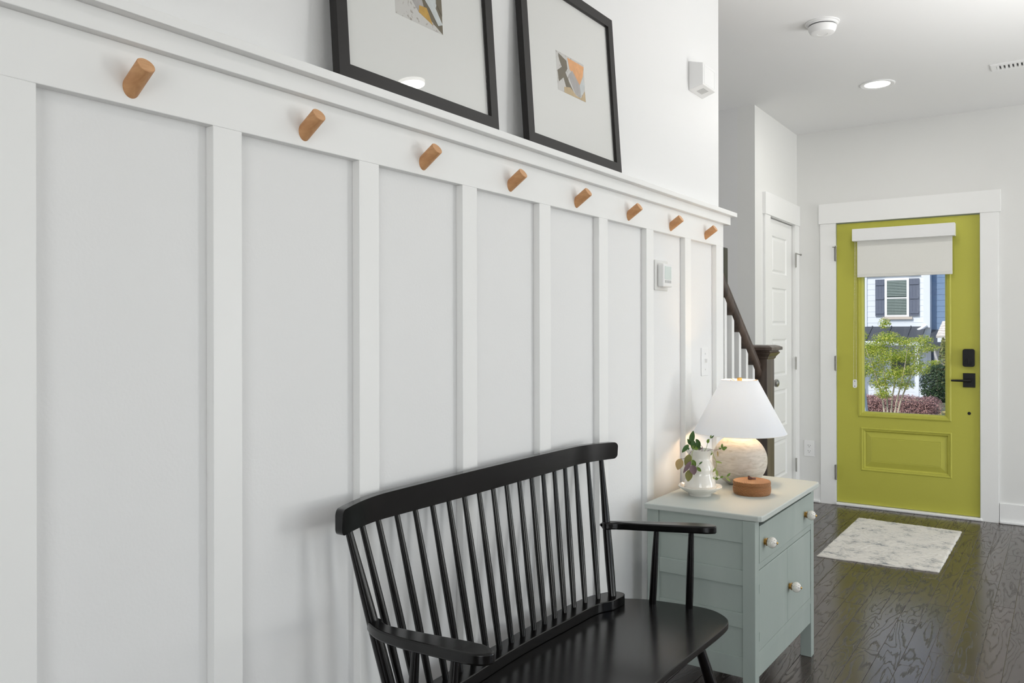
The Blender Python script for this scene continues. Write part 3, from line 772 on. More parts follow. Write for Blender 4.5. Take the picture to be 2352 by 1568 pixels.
def knob(y, z, par):
    c = Vector((CX1 + .001, y, z)); bm = B(); U, V = Vector((0, 1, 0)), Vector((0, 0, 1))
    rs_ = [ring(bm, c + Vector((d, 0, 0)), U, V, r, 20) for d, r in ((0, .0105), (.003, .0105), (.0045, .008), (.006, .008), (.0075, .0135), (.0085, .0125))]
    skin(bm, rs_, mi=1)
    R0 = .0185; cc = c + Vector((.0240, 0, 0)); rr = []
    for i in range(15):
        a = PI * (1 - i / 14) ; rr.append(ring(bm, cc + Vector((math.cos(a) * R0 * .92, 0, 0)), U, V, max(.0006, math.sin(a) * R0), 28))
    skin(bm, rr, mi=0)
    rs_ = [ring(bm, cc + Vector((.0160 + d, 0, 0)), U, V, r, 12) for d, r in ((0, .0045), (.003, .004), (.005, .0015))]
    skin(bm, rs_, mi=1)
    # painted leaf sprigs: small raised strokes on the ball
    for g in range(3):
        base = g * 2 * PI / 3 + .4
        for j in range(6):
            lon = base + .16 * (j - 3) * .5; lat = -1.0 + j * .38
            for sd in (-1, 1):
                aa = lon + sd * .17; la = lat + .06
                d = Vector((math.sin(la), math.cos(la) * math.cos(aa), math.cos(la) * math.sin(aa)))
                d2_ = Vector((math.sin(la + .34), math.cos(la + .34) * math.cos(aa + sd * .45), math.cos(la + .34) * math.sin(aa + sd * .45)))
                sc = Vector((.92, 1, 1))
                p0 = Vector([d[i] * R0 * sc[i] for i in range(3)]); p1 = Vector([d2_[i] * R0 * sc[i] for i in range(3)])
                ax_ = (p1 - p0); m_ = (p0 + p1) / 2; nn = m_.normalized(); wv = ax_.cross(nn).normalized() * .0013
                lift = nn * .0003
                q = [cc + p0 + lift, cc + m_ * 1.01 + wv + lift, cc + p1 + lift, cc + m_ * 1.01 - wv + lift]
                f = bm.faces.new([bm.verts.new(x) for x in q]); f.material_index = 2
    o = obj('knob', bm, [M['ceramic'], M['brass'], kb], par, smooth=True)
    return o
knob(2.676, .583, drw); knob(3.176, .577, drw); knob(2.966, .360, d2)
# top board with slightly bowed near edge and rounded corner
top = [(CX0 - .004, 2.566), (-1.10, 2.572), (-1.00, 2.577), (-.92, 2.580), (-.85, 2.5805), (-.815, 2.583), (-.805, 2.590), (-.801, 2.602), (-.800, 2.66), (-.799, 2.95), (-.798, 3.285), (-.801, 3.300), (-.812, 3.308), (-1.0, 3.322), (CX0 - .004, 3.328)]
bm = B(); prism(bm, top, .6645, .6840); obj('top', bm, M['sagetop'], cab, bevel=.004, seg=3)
ZT = .6840

# ------------------------------------------------------------------ table lamp
LX, LY = -1.048, 3.100
lamp = thing('table_lamp', 'lit table lamp with round whitewashed wood base and white cone shade on the washstand', 'lamp', (LX, LY, ZT))
def lampwood():
    m = bpy.data.materials.new('whitewashed wood'); m.use_nodes = True; nt = m.node_tree; p = nt.nodes['Principled BSDF']; N = nt.nodes.new; L = nt.links.new
    tc = N('ShaderNodeTexCoord'); mp = N('ShaderNodeMapping'); mp.inputs['Scale'].default_value = (11, 11, 46); mp.inputs['Rotation'].default_value = (.5, .3, 0); L(tc.outputs['Object'], mp.inputs[0])
    n = N('ShaderNodeTexNoise'); n.inputs['Scale'].default_value = 1.4; n.inputs['Detail'].default_value = 9; n.inputs['Roughness'].default_value = .68; n.inputs['Distortion'].default_value = 1.4; L(mp.outputs[0], n.inputs['Vector'])
    r = N('ShaderNodeValToRGB'); e = r.color_ramp.elements
    e[0].position = .3; e[0].color = S(222, 214, 202); e[1].position = .75; e[1].color = S(176, 162, 142)
    k = r.color_ramp.elements.new(.5); k.color = S(205, 199, 188)
    L(n.outputs['Fac'], r.inputs[0]); L(r.outputs[0], p.inputs['Base Color'])
    b = N('ShaderNodeBump'); b.inputs['Strength'].default_value = .3; b.inputs['Distance'].default_value = .002; L(n.outputs['Fac'], b.inputs['Height']); L(b.outputs[0], p.inputs['Normal'])
    p.inputs['Roughness'].default_value = .6
    return m
bm = B(); prof = []
for i in range(29):
    a = -PI / 2 * .72 + (PI / 2 * .72 + PI / 2 * .80) * i / 28
    prof.append((.1035 * math.cos(a), ZT + .0905 + .1010 * math.sin(a)))
z0 = prof[0][1]; prof = [(r, z - z0 + ZT) for r, z in prof]
ztop = prof[-1][1]
lathe(bm, [(prof[0][0] - .004, ZT)] + [(r, z + .001) for r, z in prof], (LX, LY, 0), 56)
obj('lamp_base', bm, lampwood(), lamp, smooth=True, angle=50)
bm = B(); lathe(bm, [(.020, ztop - .002), (.020, ztop + .012), (.008, ztop + .014), (.008, ztop + .05), (.016, ztop + .052), (.016, ztop + .085), (.004, ztop + .086), (.004, 1.090)], (LX, LY, 0), 20)
obj('socket', bm, M['brass'], lamp, smooth=True)
m = bpy.data.materials.new('linen shade'); m.use_nodes = True; nt = m.node_tree; p = nt.nodes['Principled BSDF']; out = nt.nodes['Material Output']
p.inputs['Base Color'].default_value = S(246, 246, 246); p.inputs['Roughness'].default_value = .9
tr = nt.nodes.new('ShaderNodeBsdfTranslucent'); tr.inputs[0].default_value = S(226, 238, 255)
mx = nt.nodes.new('ShaderNodeMixShader'); mx.inputs[0].default_value = .46
nt.links.new(p.outputs[0], mx.inputs[1]); nt.links.new(tr.outputs[0], mx.inputs[2]); nt.links.new(mx.outputs[0], out.inputs[0])
bm = B(); SZ0, SZ1 = .8815, 1.0875
lathe(bm, [(.1765, SZ0), (.0685, SZ1), (.0673, SZ1), (.1750, SZ0), (.1765, SZ0)], (LX, LY, 0), 72, cap0=False, cap1=False)
shade = obj('lamp_shade', bm, m, lamp, smooth=True, angle=60)
bm = B()
for r_, z_ in ((.1762, SZ0 + .001), (.0685, SZ1 - .001)):
    bm = B(); tube(bm, [(LX + r_ * math.cos(2 * PI * i / 64), LY + r_ * math.sin(2 * PI * i / 64), z_) for i in range(65)], .0012, 8, cap=False)
    obj('shade_rim', bm, M['white'], shade, smooth=True)
bm = B()
for i in range(3):
    a = 2 * PI * i / 3 + .3; tube(bm, [(LX, LY, 1.072), (LX + .066 * math.cos(a), LY + .066 * math.sin(a), 1.088)], .0015, 6)
lathe(bm, [(.0095, 1.074), (.0095, 1.094), (.0075, 1.096)], (LX, LY, 0), 20)
obj('finial', bm, M['brass'], lamp, smooth=True)
bm = B(); bmesh.ops.create_uvsphere(bm, u_segments=20, v_segments=12, radius=.024, matrix=Matrix.Translation((LX, LY, .992)))
obj('light_bulb', bm, emis('lit bulb', (1, .78, .5, 1), 6.0), lamp, smooth=True)
light('lamp_glow', 'POINT', (LX, LY, .992), 9.0, (1.0, .68, .38), radius=.03)

# ------------------------------------------------------------------ pitcher, saucer and trailing plant
VX, VY = -1.0950, 2.8065
bm = B()
def scal(a, k): return 1 + (.022 * math.cos(8 * a + .4) if k in (3, 4, 5, 6, 7) else 0)
lathe(bm, [(.040, ZT), (.041, ZT + .004), (.044, ZT + .009), (.066, ZT + .022), (.0765, ZT + .0305), (.0785, ZT + .0335), (.0770, ZT + .0345), (.069, ZT + .0285), (.050, ZT + .017), (.030, ZT + .0125), (.004, ZT + .012)], (VX, VY, 0), 96, wob=scal)
tag(obj('saucer', bm, M['ceramic'], smooth=True, angle=60), 'white scalloped saucer under the white pitcher on the washstand', 'saucer')
ZV = ZT + .0125
pit = thing('pitcher', 'white glazed ceramic pitcher vase standing in a saucer beside the lamp', 'vase', (VX, VY, ZV))
prof = [(.044, 0), (.049, .002), (.0515, .008), (.0520, .018), (.0495, .034), (.0440, .048), (.0410, .056), (.0425, .064), (.0430, .072), (.0395, .084), (.0330, .096), (.0315, .102), (.0335, .110), (.0385, .120), (.0425, .127), (.0415, .1275), (.0370, .120), (.0320, .110), (.0295, .102), (.0310, .096), (.0375, .084), (.0400, .070), (.0385, .056), (.040, .040), (.030, .025)]
LD = Vector((-.95, -.30, 0)).normalized()   # spout direction
bm = B(); rs_ = []
prof = [(r * 1.09, z * 1.19) for r, z in prof]
for k, (r, z) in enumerate(prof):
    row = []
    for i in range(56):
        a = 2 * PI * i / 56; d = Vector((math.cos(a), math.sin(a), 0)); c_ = max(0, d.dot(LD)) ** 5
        sp = max(0, (z - .116) / .036); rr = r * (1 + .30 * sp * c_)
        row.append(bm.verts.new((VX + d.x * rr, VY + d.y * rr, ZV + z + .006 * sp * c_)))
    rs_.append(row)
skin(bm, rs_); obj('body', bm, M['ceramic'], pit, smooth=True, angle=70)
plant = thing('trailing_plant', 'trailing green and purple leafed cutting arranged in the white pitcher', 'plant', (VX, VY, ZV + .10))
RT = Vector((math.cos(math.radians(34.4)), math.sin(math.radians(34.4)), 0)); UP = Vector((0, 0, 1)); TO = Vector((.352, -.902, .19)).normalized()
def PP(U, V, dep=0.0): return Vector((VX, VY, ZV)) + RT * ((U - 590) * .000215) + UP * (.0128 + (1178 - V) * .000215) + TO * dep
LM = {'dk': leafmat('leaf dark green', S(58, 94, 44), S(84, 122, 54), .25, .4), 'md': leafmat('leaf green', S(112, 142, 58), S(138, 164, 74), .35, .45),
      'ol': leafmat('leaf olive', S(146, 146, 80), S(164, 156, 94), .35, .5), 'tn': leafmat('leaf tan', S(206, 184, 132), S(212, 188, 138), .4, .5),
      'pu': leafmat('leaf purple', S(132, 106, 116), S(150, 124, 124), .3, .5), 'lt': leafmat('leaf light', S(168, 184, 104), S(184, 196, 120), .35, .5)}
def leaf(a, b, w, kind, dep=.0, dep2=None, bend=.25, tip=1.0):
    p0 = PP(a[0], a[1], dep); p1 = PP(b[0], b[1], dep if dep2 is None else dep2)
    ax_ = p1 - p0; L_ = ax_.length; d = ax_.normalized(); s = d.cross(TO).normalized(); nrm = s.cross(d).normalized()
    bm = B(); rows = []; n = 10
    for i in range(n + 1):
        t = i / n; wd = w * .000211 / 2 * (math.sin(PI * min(1, t ** .85)) ** .75 if 0 < t < 1 else .03)
        c = p0 + ax_ * t + nrm * (bend * L_ * (t - t * t) * .6)
        rows.append([bm.verts.new(c + s * (wd * q) + nrm * (abs(q) * wd * .35) - nrm * h) for q, h in ((-1, 0), (-.5, 0), (0, 0), (.5, 0), (1, 0), (.5, .0005), (0, .0006), (-.5, .0005))])
    skin(bm, rows)
    return obj('leaf', bm, LM[kind], plant, smooth=True, angle=80)
def stem(pts, r=.0009, kind='lt', deps=None):
    P = smooth_curve([PP(p[0], p[1], (p[2] if len(p) > 2 else 0)) for p in pts], 5)
    bm = B(); tube(bm, P, r, 6); return obj('stem', bm, LM[kind], plant, smooth=True)
stem([(560, 640, 0), (470, 545, .02), (430, 590, .03), (325, 688, .03), (270, 690, .03)], kind='pu')
stem([(600, 640, 0), (480, 560, .03), (455, 640, .05), (455, 760, .055), (470, 830, .055)])
stem([(455, 700, .055), (430, 790, .056), (420, 900, .056)])
stem([(470, 830, .055), (540, 830, .055), (600, 770, .055)], .0007, 'md')
stem([(620, 640, 0), (690, 520, .005), (720, 430, .01), (760, 350, .01)], .0008, 'md')
stem([(640, 640, 0), (740, 548, .02), (860, 545, .02), (950, 528, .02)], .0007, 'pu')
stem([(650, 640, 0), (770, 560, .03), (820, 660, .04), (862, 760, .04), (850, 880, .04), (870, 1010, .04), (960, 1010, .04), (1040, 990, .04)], .0011)
stem([(600, 640, 0), (630, 500, 0), (600, 460, 0)], .0008, 'pu')
leaf((430, 440), (478, 212), 95, 'dk', 0, -.01); leaf((400, 455), (285, 592), 75, 'dk', .02, .03); leaf((430, 460), (378, 350), 50, 'dk', .005)
leaf((520, 355), (598, 475), 70, 'dk', .0); leaf((480, 380), (470, 540), 90, 'dk', .02); leaf((520, 420), (590, 540), 80, 'dk', .01)
leaf((450, 480), (560, 540), 70, 'md', .022); leaf((540, 530), (430, 400), 80, 'dk', -.01); leaf((400, 505), (395, 545), 28, 'dk', .02)
leaf((510, 540), (560, 400), 70, 'dk', .015); leaf((560, 545), (640, 500), 30, 'pu', .01)
leaf((715, 430), (735, 355), 50, 'md', .012); leaf((762, 350), (778, 290), 24, 'md', .012); leaf((775, 350), (826, 296), 24, 'dk', .012)
leaf((955, 520), (962, 436), 38, 'md', .02); leaf((960, 528), (1046, 502), 52, 'md', .022); leaf((950, 525), (898, 515), 28, 'md', .02); leaf((960, 532), (1010, 548), 30, 'md', .022)
leaf((880, 560), (892, 660), 28, 'tn', .018); leaf((850, 740), (958, 770), 34, 'lt', .04); leaf((790, 590), (770, 640), 22, 'md', .03)
leaf((850, 850), (800, 920), 34, 'lt', .04); leaf((865, 880), (885, 1000), 36, 'lt', .042); leaf((860, 1005), (868, 1055), 52, 'md', .045); leaf((830, 1030), (800, 1000), 24, 'lt', .04)
leaf((925, 1015), (975, 985), 34, 'md', .042); leaf((1035, 995), (1096, 935), 34, 'md', .04); leaf((1020, 1005), (1098, 1082), 30, 'lt', .042); leaf((860, 1020), (895, 1030), 30, 'lt', .045)
leaf((272, 690), (214, 880), 135, 'tn', .03, .035, .15); leaf((420, 620), (350, 830), 120, 'ol', .035, .04, .2)
leaf((440, 740), (312, 938), 75, 'pu', .060, .065, .2); leaf((420, 880), (388, 1078), 125, 'ol', .056, .062, .2)
leaf((462, 800), (492, 968), 125, 'pu', .066, .070, .2); leaf((462, 715), (515, 830), 75, 'md', .056, .060, .2)
leaf((575, 790), (630, 745), 26, 'dk', .056); leaf((535, 840), (608, 912), 58, 'md', .058, .062); leaf((470, 830), (455, 760), 40, 'md', .06)

# ------------------------------------------------------------------ rattan box
BX, BY = -.9475, 2.9350
m = bpy.data.materials.new('woven rattan'); m.use_nodes = True; nt = m.node_tree; p = nt.nodes['Principled BSDF']; N = nt.nodes.new; L = nt.links.new
tc = N('ShaderNodeTexCoord'); sep = N('ShaderNodeSeparateXYZ'); L(tc.outputs['Object'], sep.inputs[0])
at = N('ShaderNodeMath'); at.operation = 'ARCTAN2'; L(sep.outputs[1], at.inputs[0]); L(sep.outputs[0], at.inputs[1])
ml = N('ShaderNodeMath'); ml.operation = 'MULTIPLY'; ml.inputs[1].default_value = 90; L(at.outputs[0], ml.inputs[0])
ln_ = N('ShaderNodeVectorMath'); ln_.operation = 'LENGTH'; fl_ = N('ShaderNodeCombineXYZ'); L(sep.outputs[0], fl_.inputs[0]); L(sep.outputs[1], fl_.inputs[1]); L(fl_.outputs[0], ln_.inputs[0])
zr_ = N('ShaderNodeMath'); zr_.operation = 'SUBTRACT'; L(sep.outputs[2], zr_.inputs[0]); L(ln_.outputs['Value'], zr_.inputs[1])
zz = N('ShaderNodeMath'); zz.operation = 'MULTIPLY_ADD'; zz.inputs[1].default_value = 700; L(zr_.outputs[0], zz.inputs[0]); L(ml.outputs[0], zz.inputs[2])
sn = N('ShaderNodeMath'); sn.operation = 'SINE'; L(zz.outputs[0], sn.inputs[0])
r = N('ShaderNodeValToRGB'); r.color_ramp.elements[0].position = .25; r.color_ramp.elements[0].color = S(96, 54, 28); r.color_ramp.elements[1].position = .8; r.color_ramp.elements[1].color = S(196, 138, 84)
mr = N('ShaderNodeMapRange'); mr.inputs[1].default_value = -1; L(sn.outputs[0], mr.inputs[0]); L(mr.outputs[0], r.inputs[0]); L(r.outputs[0], p.inputs['Base Color'])
bp_ = N('ShaderNodeBump'); bp_.inputs['Strength'].default_value = .5; bp_.inputs['Distance'].default_value = .0015; L(mr.outputs[0], bp_.inputs['Height']); L(bp_.outputs[0], p.inputs['Normal'])
p.inputs['Roughness'].default_value = .45
M['rattan'] = m
box_t = thing('rattan_box', 'small round lidded rattan box with a wooden knob handle on the washstand', 'basket', (BX, BY, ZT))
def coils(zs, rs_, cr):
    prof = []
    for z, r in zip(zs, rs_):
        for j in range(5):
            a = -PI / 2 + PI * j / 4; prof.append((r + cr * .7 * math.cos(a), z + cr * math.sin(a)))
    return prof
bm = B(); zs = [.0024 + .0048 * i for i in range(7)]
rr = [.0625, .0645, .0655, .0660, .0660, .0655, .0640]
lathe(bm, coils(zs, rr, .0024), (0, 0, 0), 96, 1.0, 1.03)
o = obj('basket_body', bm, M['rattan'], None, smooth=True, angle=80, loc=(BX, BY, ZT)); o.parent = box_t; o.matrix_parent_inverse = Matrix.Translation((-BX, -BY, -ZT))
bm = B(); zs = [.0366, .0412, .0455]; prof = coils(zs, [.0650, .0655, .0640], .0023)
for k in range(12):
    r0_ = .0620 - k * .0050; prof += [(r0_, .0484 + .0003 * k), (max(.001, r0_ - .0022), .0490 + .0003 * k), (max(.0008, r0_ - .0044), .0483 + .0003 * k)]
lathe(bm, prof, (0, 0, 0), 96, 1.0, 1.03)
o = obj('lid', bm, M['rattan'], None, smooth=True, angle=80, loc=(BX, BY, ZT)); o.parent = box_t; o.matrix_parent_inverse = Matrix.Translation((-BX, -BY, -ZT))
lid = o
bm = B()
prof = [(-.014, .001), (-.0145, .013), (-.010, .0135), (-.004, .009), (.004, .0060), (.012, .0055), (.015, .0035), (.014, 0), (0, -.001)]
rings = []
for wv in (-.0055, -.003, .003, .0055):
    sc = .75 if abs(wv) > .004 else 1
    rings.append([bm.verts.new(Vector((BX, BY, ZT + .0515)) + RT * (x * sc) + TO * (wv) + UP * (z * sc)) for x, z in prof])
skin(bm, rings); o = obj('wooden_handle', bm, woodmat('walnut', S(112, 66, 46), S(84, 48, 34), 60), box_t, smooth=True, angle=50)

# ------------------------------------------------------------------ door mat
def rugmat():
    m = bpy.data.materials.new('wool rug'); m.use_nodes = True; nt = m.node_tree; p = nt.nodes['Principled BSDF']; N = nt.nodes.new; L = nt.links.new
    tc = N('ShaderNodeTexCoord'); mp = N('ShaderNodeMapping'); mp.inputs['Scale'].default_value = (24, 170, 1); L(tc.outputs['Object'], mp.inputs[0])
    n = N('ShaderNodeTexNoise'); n.inputs['Scale'].default_value = 1; n.inputs['Detail'].default_value = 5; L(mp.outputs[0], n.inputs['Vector'])
    n2 = N('ShaderNodeTexNoise'); n2.inputs['Scale'].default_value = 9; n2.inputs['Detail'].default_value = 2; L(tc.outputs['Object'], n2.inputs['Vector'])
    ad = N('ShaderNodeMath'); ad.operation = 'MULTIPLY_ADD'; ad.inputs[1].default_value = .7; L(n2.outputs['Fac'], ad.inputs[0]); L(n.outputs['Fac'], ad.inputs[2])
    r = N('ShaderNodeValToRGB'); e = r.color_ramp.elements; e[0].position = .62; e[0].color = S(128, 132, 134); e[1].position = .80; e[1].color = S(226, 222, 214)
    L(ad.outputs[0], r.inputs[0])
    L(r.outputs[0], p.inputs['Base Color']); p.inputs['Roughness'].default_value = .95
    b = N('ShaderNodeBump'); b.inputs['Strength'].default_value = .8; b.inputs['Distance'].default_value = .004; L(n.outputs['Fac'], b.inputs['Height']); L(b.outputs[0], p.inputs['Normal'])
    return m
c00, c10, c01, c11 = Vector((-1.161, 4.737, 0)), Vector((-.552, 4.780, 0)), Vector((-1.161, 5.832, 0)), Vector((-.541, 5.802, 0))
bm = B(); NX, NY = 110, 190; g = []
for j in range(NY + 1):
    row = []
    for i in range(NX + 1):
        s, t = i / NX, j / NY
        p = (c00.lerp(c10, s)).lerp(c01.lerp(c11, s), t)
        edge = min(i, NX - i, j, NY - j)
        z = .011 + .004 * noise.noise(p * 55) + .0022 * noise.noise(p * 150) + .004 * noise.noise(p * 6)
        if edge == 0: z = .004; p = p + Vector((noise.noise(p * 18) * .004, noise.noise(p * 14 + Vector((9, 9, 0))) * .006, 0))
        elif edge == 1: z = .010
        row.append(bm.verts.new((p.x, p.y, z)))
    g.append(row)
for j in range(NY):
    for i in range(NX): bm.faces.new((g[j][i], g[j][i + 1], g[j + 1][i + 1], g[j + 1][i]))
per = [g[0][i] for i in range(NX + 1)] + [g[j][NX] for j in range(1, NY + 1)] + [g[NY][i] for i in range(NX - 1, -1, -1)] + [g[j][0] for j in range(NY - 1, 0, -1)]
low = [bm.verts.new((v.co.x, v.co.y, .0006)) for v in per]; n = len(per)
for i in range(n): bm.faces.new((per[i], per[(i + 1) % n], low[(i + 1) % n], low[i]))
bm.faces.new(low)
# frayed yarn ends along the far edge
for i in range(150):
    s = random.random(); p = c01.lerp(c11, s); L_ = .006 + random.random() * .016
    q = p + Vector((random.uniform(-.008, .008), L_, .003)); w_ = .0012
    f = [bm.verts.new(p + Vector((-w_, -.004, .008))), bm.verts.new(p + Vector((w_, -.004, .008))), bm.verts.new(q)]
    bm.faces.new(f)
tag(obj('doormat', bm, rugmat(), smooth=True, angle=80), 'cream and grey heathered wool mat lying before the green door', 'rug')

# ------------------------------------------------------------------ outside
struct('ground', boxb(-40, 40, YD + .151, 17.5, -.30, -.08), mat('mulch and lawn', S(110, 118, 84), .9, var=(S(90, 84, 66), 3, (1, 1, 1), .4, .6)))
struct('ground_lower', boxb(-60, 60, 17.5, 70, -1.8, -1.6), mat('street', S(150, 150, 146), .9))
bm = B(); a = [bm.verts.new(p) for p in ((-1.78, 8.99, -.08), (-1.70, 8.99, -.08), (-1.70, 8.99, .32), (-1.735, 8.99, .66), (-1.78, 8.99, .66))]
b = [bm.verts.new((v.co.x, 9.11, v.co.z)) for v in a]; skin(bm, [a, b])
tag(obj('porch_column', bm, M['siding']), 'white tapered porch column base just outside the glass at its lower left', 'column')

def leaves_into(bm, n, fn, size, up=.5):
    for i in range(n):
        p, nr = fn(); d = Vector((random.gauss(0, 1), random.gauss(0, 1), random.gauss(0, .6))).normalized()
        nn = (nr + Vector((random.gauss(0, .6), random.gauss(0, .6), random.gauss(0, .5) + up))).normalized()
        s = d.cross(nn).normalized(); d = nn.cross(s); L_ = size * random.uniform(.6, 1.3); W = L_ * .45
        q = [p - d * L_, p + s * W, p + d * L_, p - s * W]
        bm.faces.new([bm.verts.new(x) for x in q])
# crape myrtle
tree = thing('small_tree', 'small multi-stemmed tree with bright yellow-green leaves seen through the door glass', 'tree', (-2.06, 12.5, -.08))
trunk_m = mat('pale bark', S(200, 186, 166), .8, bump=(30, .4))
bases = []
for i in range(5):
    x0 = -2.12 + .035 * i; x1 = -2.25 + .12 * i + random.uniform(-.03, .03)
    bm = B(); P = smooth_curve([Vector((x0, 12.5 + .03 * (i % 3 - 1), -.1)), Vector((x0 + (x1 - x0) * .3, 12.5, .25)), Vector((x1, 12.48 + .1 * (i % 3 - 1), .62)), Vector((x1 + (x1 + 2.0) * .5, 12.5 + .18 * (i % 3 - 1), 1.0))], 6)
    tube(bm, P, [.016 - .012 * j / (len(P) - 1) for j in range(len(P))], 8); obj('trunk', bm, trunk_m, tree, smooth=True); bases.append(P[-1])
blobs = [(-2.13, 12.5, 1.36, .09, .09), (-2.08, 12.4, 1.15, .20, .11), (-1.86, 12.5, 1.10, .22, .08), (-1.62, 12.45, 1.13, .13, .08), (-1.60, 12.5, 1.02, .18, .07), (-2.24, 12.5, 1.03, .20, .12), (-2.10, 12.4, .90, .26, .14), (-2.36, 12.5, .98, .16, .12),
         (-1.82, 12.5, .92, .22, .13), (-1.70, 12.5, .74, .18, .12), (-1.95, 12.4, .66, .24, .13), (-2.30, 12.5, .72, .20, .14), (-2.18, 12.5, .52, .17, .12), (-1.88, 12.5, .50, .16, .08), (-2.13, 12.4, .37, .12, .08), (-1.50, 12.5, .82, .10, .04), (-2.45, 12.5, 1.18, .12, .08), (-2.46, 12.5, .72, .12, .2)]
wts = [b[3] * b[4] for b in blobs]
def tf():
    b = random.choices(blobs, wts)[0]
    d = Vector((random.gauss(0, 1), random.gauss(0, 1), random.gauss(0, 1))).normalized() * (random.random() ** .45)
    return Vector((b[0] + d.x * b[3], b[1] + d.y * b[3] * 1.1, b[2] + d.z * b[4])), d
bm = B(); leaves_into(bm, 19000, tf, .0125)
tag(obj('foliage', bm, leafmat('crape leaves', S(112, 156, 40), S(246, 240, 120), .5, .45), tree), kind='stuff')  # palest leaf tones are highlights put into the colour
# purple hedge
hedge = thing('hedge', 'low clipped hedge with purple-pink leaves outside below the small tree', 'hedge', (-2.1, 14.0, -.08))
bm = B()
def hf():
    x = random.uniform(-3.4, -1.56); e = random.random()
    topz = .20 + .035 * noise.noise(Vector((x * 4, 0, 0))) - .14 * max(0, (x + 1.72) / .16) ** 2
    if e < .40: return Vector((x, random.uniform(13.75, 14.3), topz + random.gauss(0, .012))), Vector((0, 0, 1))
    return Vector((x, 13.75 + random.gauss(0, .02), random.uniform(-.1, max(-.05, topz)))), Vector((0, -1, 0))
leaves_into(bm, 15000, hf, .0115, .35)
tag(obj('foliage', bm, leafmat('hedge leaves', S(92, 62, 72), S(236, 188, 180), .3, .5), hedge), kind='stuff')
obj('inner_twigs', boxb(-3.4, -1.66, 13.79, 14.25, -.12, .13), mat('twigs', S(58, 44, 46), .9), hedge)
# arborvitae and small shrubs
def shrub(name, label, cat, cx_, cy_, zb, zt, r, n, lm, size=.03, cone=True):
    t = thing(name, label, cat, (cx_, cy_, zb)); bm = B()
    def f():
        h = random.random(); a = random.uniform(0, 2 * PI)
        rr = r * ((1 - h) ** .6 if cone else math.sin(PI * (.12 + .85 * h)) ** .6) * (random.random() ** .25)
        return Vector((cx_ + rr * math.cos(a), cy_ + rr * math.sin(a), zb + h * (zt - zb))), Vector((math.cos(a), math.sin(a), .3))
    leaves_into(bm, n, f, size); tag(obj('foliage', bm, lm, t), kind='stuff')
    bm = B(); tube(bm, [(cx_, cy_, zb), (cx_, cy_, zb + (zt - zb) * .85)], [r * .1 + .01, .008], 8); obj('stem', bm, trunk_m, t)
shrub('evergreen_shrub', 'dark green cone-shaped evergreen behind the hedge on the right side of the glass', 'shrub', -1.98, 16.9, -.08, .62, .30, 3600, leafmat('arborvitae', S(30, 52, 30), S(62, 88, 44), .15, .6), .026, False)
shrub('tall_shrub', 'slim pale green shrub rising behind the evergreen at the right of the glass', 'shrub', -2.02, 18.2, -1.6, 1.10, .26, 3000, leafmat('shrub leaves', S(96, 120, 60), S(176, 168, 104), .3, .6), .030, True)
shrub('flowering_shrub', 'small pink and yellow-green shrub at the lower right corner of the glass', 'shrub', -1.30, 12.0, -.08, .20, .13, 500, leafmat('flower leaves', S(190, 150, 140), S(214, 214, 120), .3, .6), .016, False)

# white house across the street
def siding(bm, x0, x1, y, z0, z1, step=.19):
    z = z0
    while z < z1 - 1e-4:
        zt = min(z + step, z1)
        a = [bm.verts.new(p) for p in ((x0, y, z), (x1, y, z), (x1, y + .007, zt), (x0, y + .007, zt))]
        b = [bm.verts.new(p) for p in ((x0, y + .05, z), (x1, y + .05, z), (x1, y + .05, zt), (x0, y + .05, zt))]
        skin(bm, [b, a]); z += step
HY = 30.0
house = thing('white_house', 'white clapboard townhouse with slate shutters across the street, behind the small tree', 'house', (-5.5, HY, -1.6))
bm = B(); siding(bm, -9.0, -3.80, HY, 1.30, 3.10); siding(bm, -9.0, -3.80, HY, -1.6, .80); box(bm, -13, -3.695, HY + .04, HY + 3, -1.6, 11.5); siding(bm, -13.0, -3.80, HY, 3.2, 11.5)  # unseen upper storeys raised so the floor mirrors pale siding
obj('wall', bm, M['siding'], house)
obj('corner_board', boxb(-5.74, -5.66, HY - .03, HY + .01, 1.28, 3.1), M['siding'], house)
obj('frieze_board', boxb(-9, -4.0, HY - .06, HY + .02, 3.08, 3.20), M['beige'], house)
wn_ = obj('window', boxb(-5.095, -4.340, HY - .05, HY, 1.690, 2.985), M['trimpaint'], house)
gm = mat('dark window glass', S(58, 74, 76), .08)
for z0, z1 in ((1.755, 2.300), (2.350, 2.920)):
    obj('window_glass', boxb(-5.020, -4.415, HY - .056, HY - .05, z0, z1), gm, wn_)
bm = B()
for i in range(22):
    z = 1.775 + i * .0525
    if abs(z - 2.325) > .035: box(bm, -5.015, -4.42, HY - .064, HY - .057, z, z + .020)
obj('blind_slats', bm, mat('slats', S(170, 184, 178), .5), wn_)
obj('window_sill', boxb(-5.16, -4.24, HY - .07, HY, 1.605, 1.685), M['beige'], house)
for x0, x1 in ((-5.390, -5.100), (-4.330, -4.035)):
    bm = B(); box(bm, x0, x1, HY - .045, HY, 1.715, 2.968)
    for j in range(1, 3): box(bm, x0 + (x1 - x0) * j / 3 - .004, x0 + (x1 - x0) * j / 3 + .004, HY - .050, HY - .044, 1.715, 2.968)
    for z in (1.83, 2.32, 2.80): box(bm, x0 + .01, x1 - .01, HY - .065, HY - .044, z - .035, z + .035)
    obj('shutter', bm, M['shutter'], house)
bm = B(); box(bm, -3.90, -3.70, HY - .12, HY + .1, 1.32, 11.4); obj('downspout', bm, M['siding'], house)
bm = B(); tube(bm, [(-3.80, HY - .14, 1.4), (-3.95, HY - .2, 1.28), (-4.05, HY - .25, 1.22)], .06, 8); obj('gutter_elbow', bm, M['siding'], house)
bm = B()
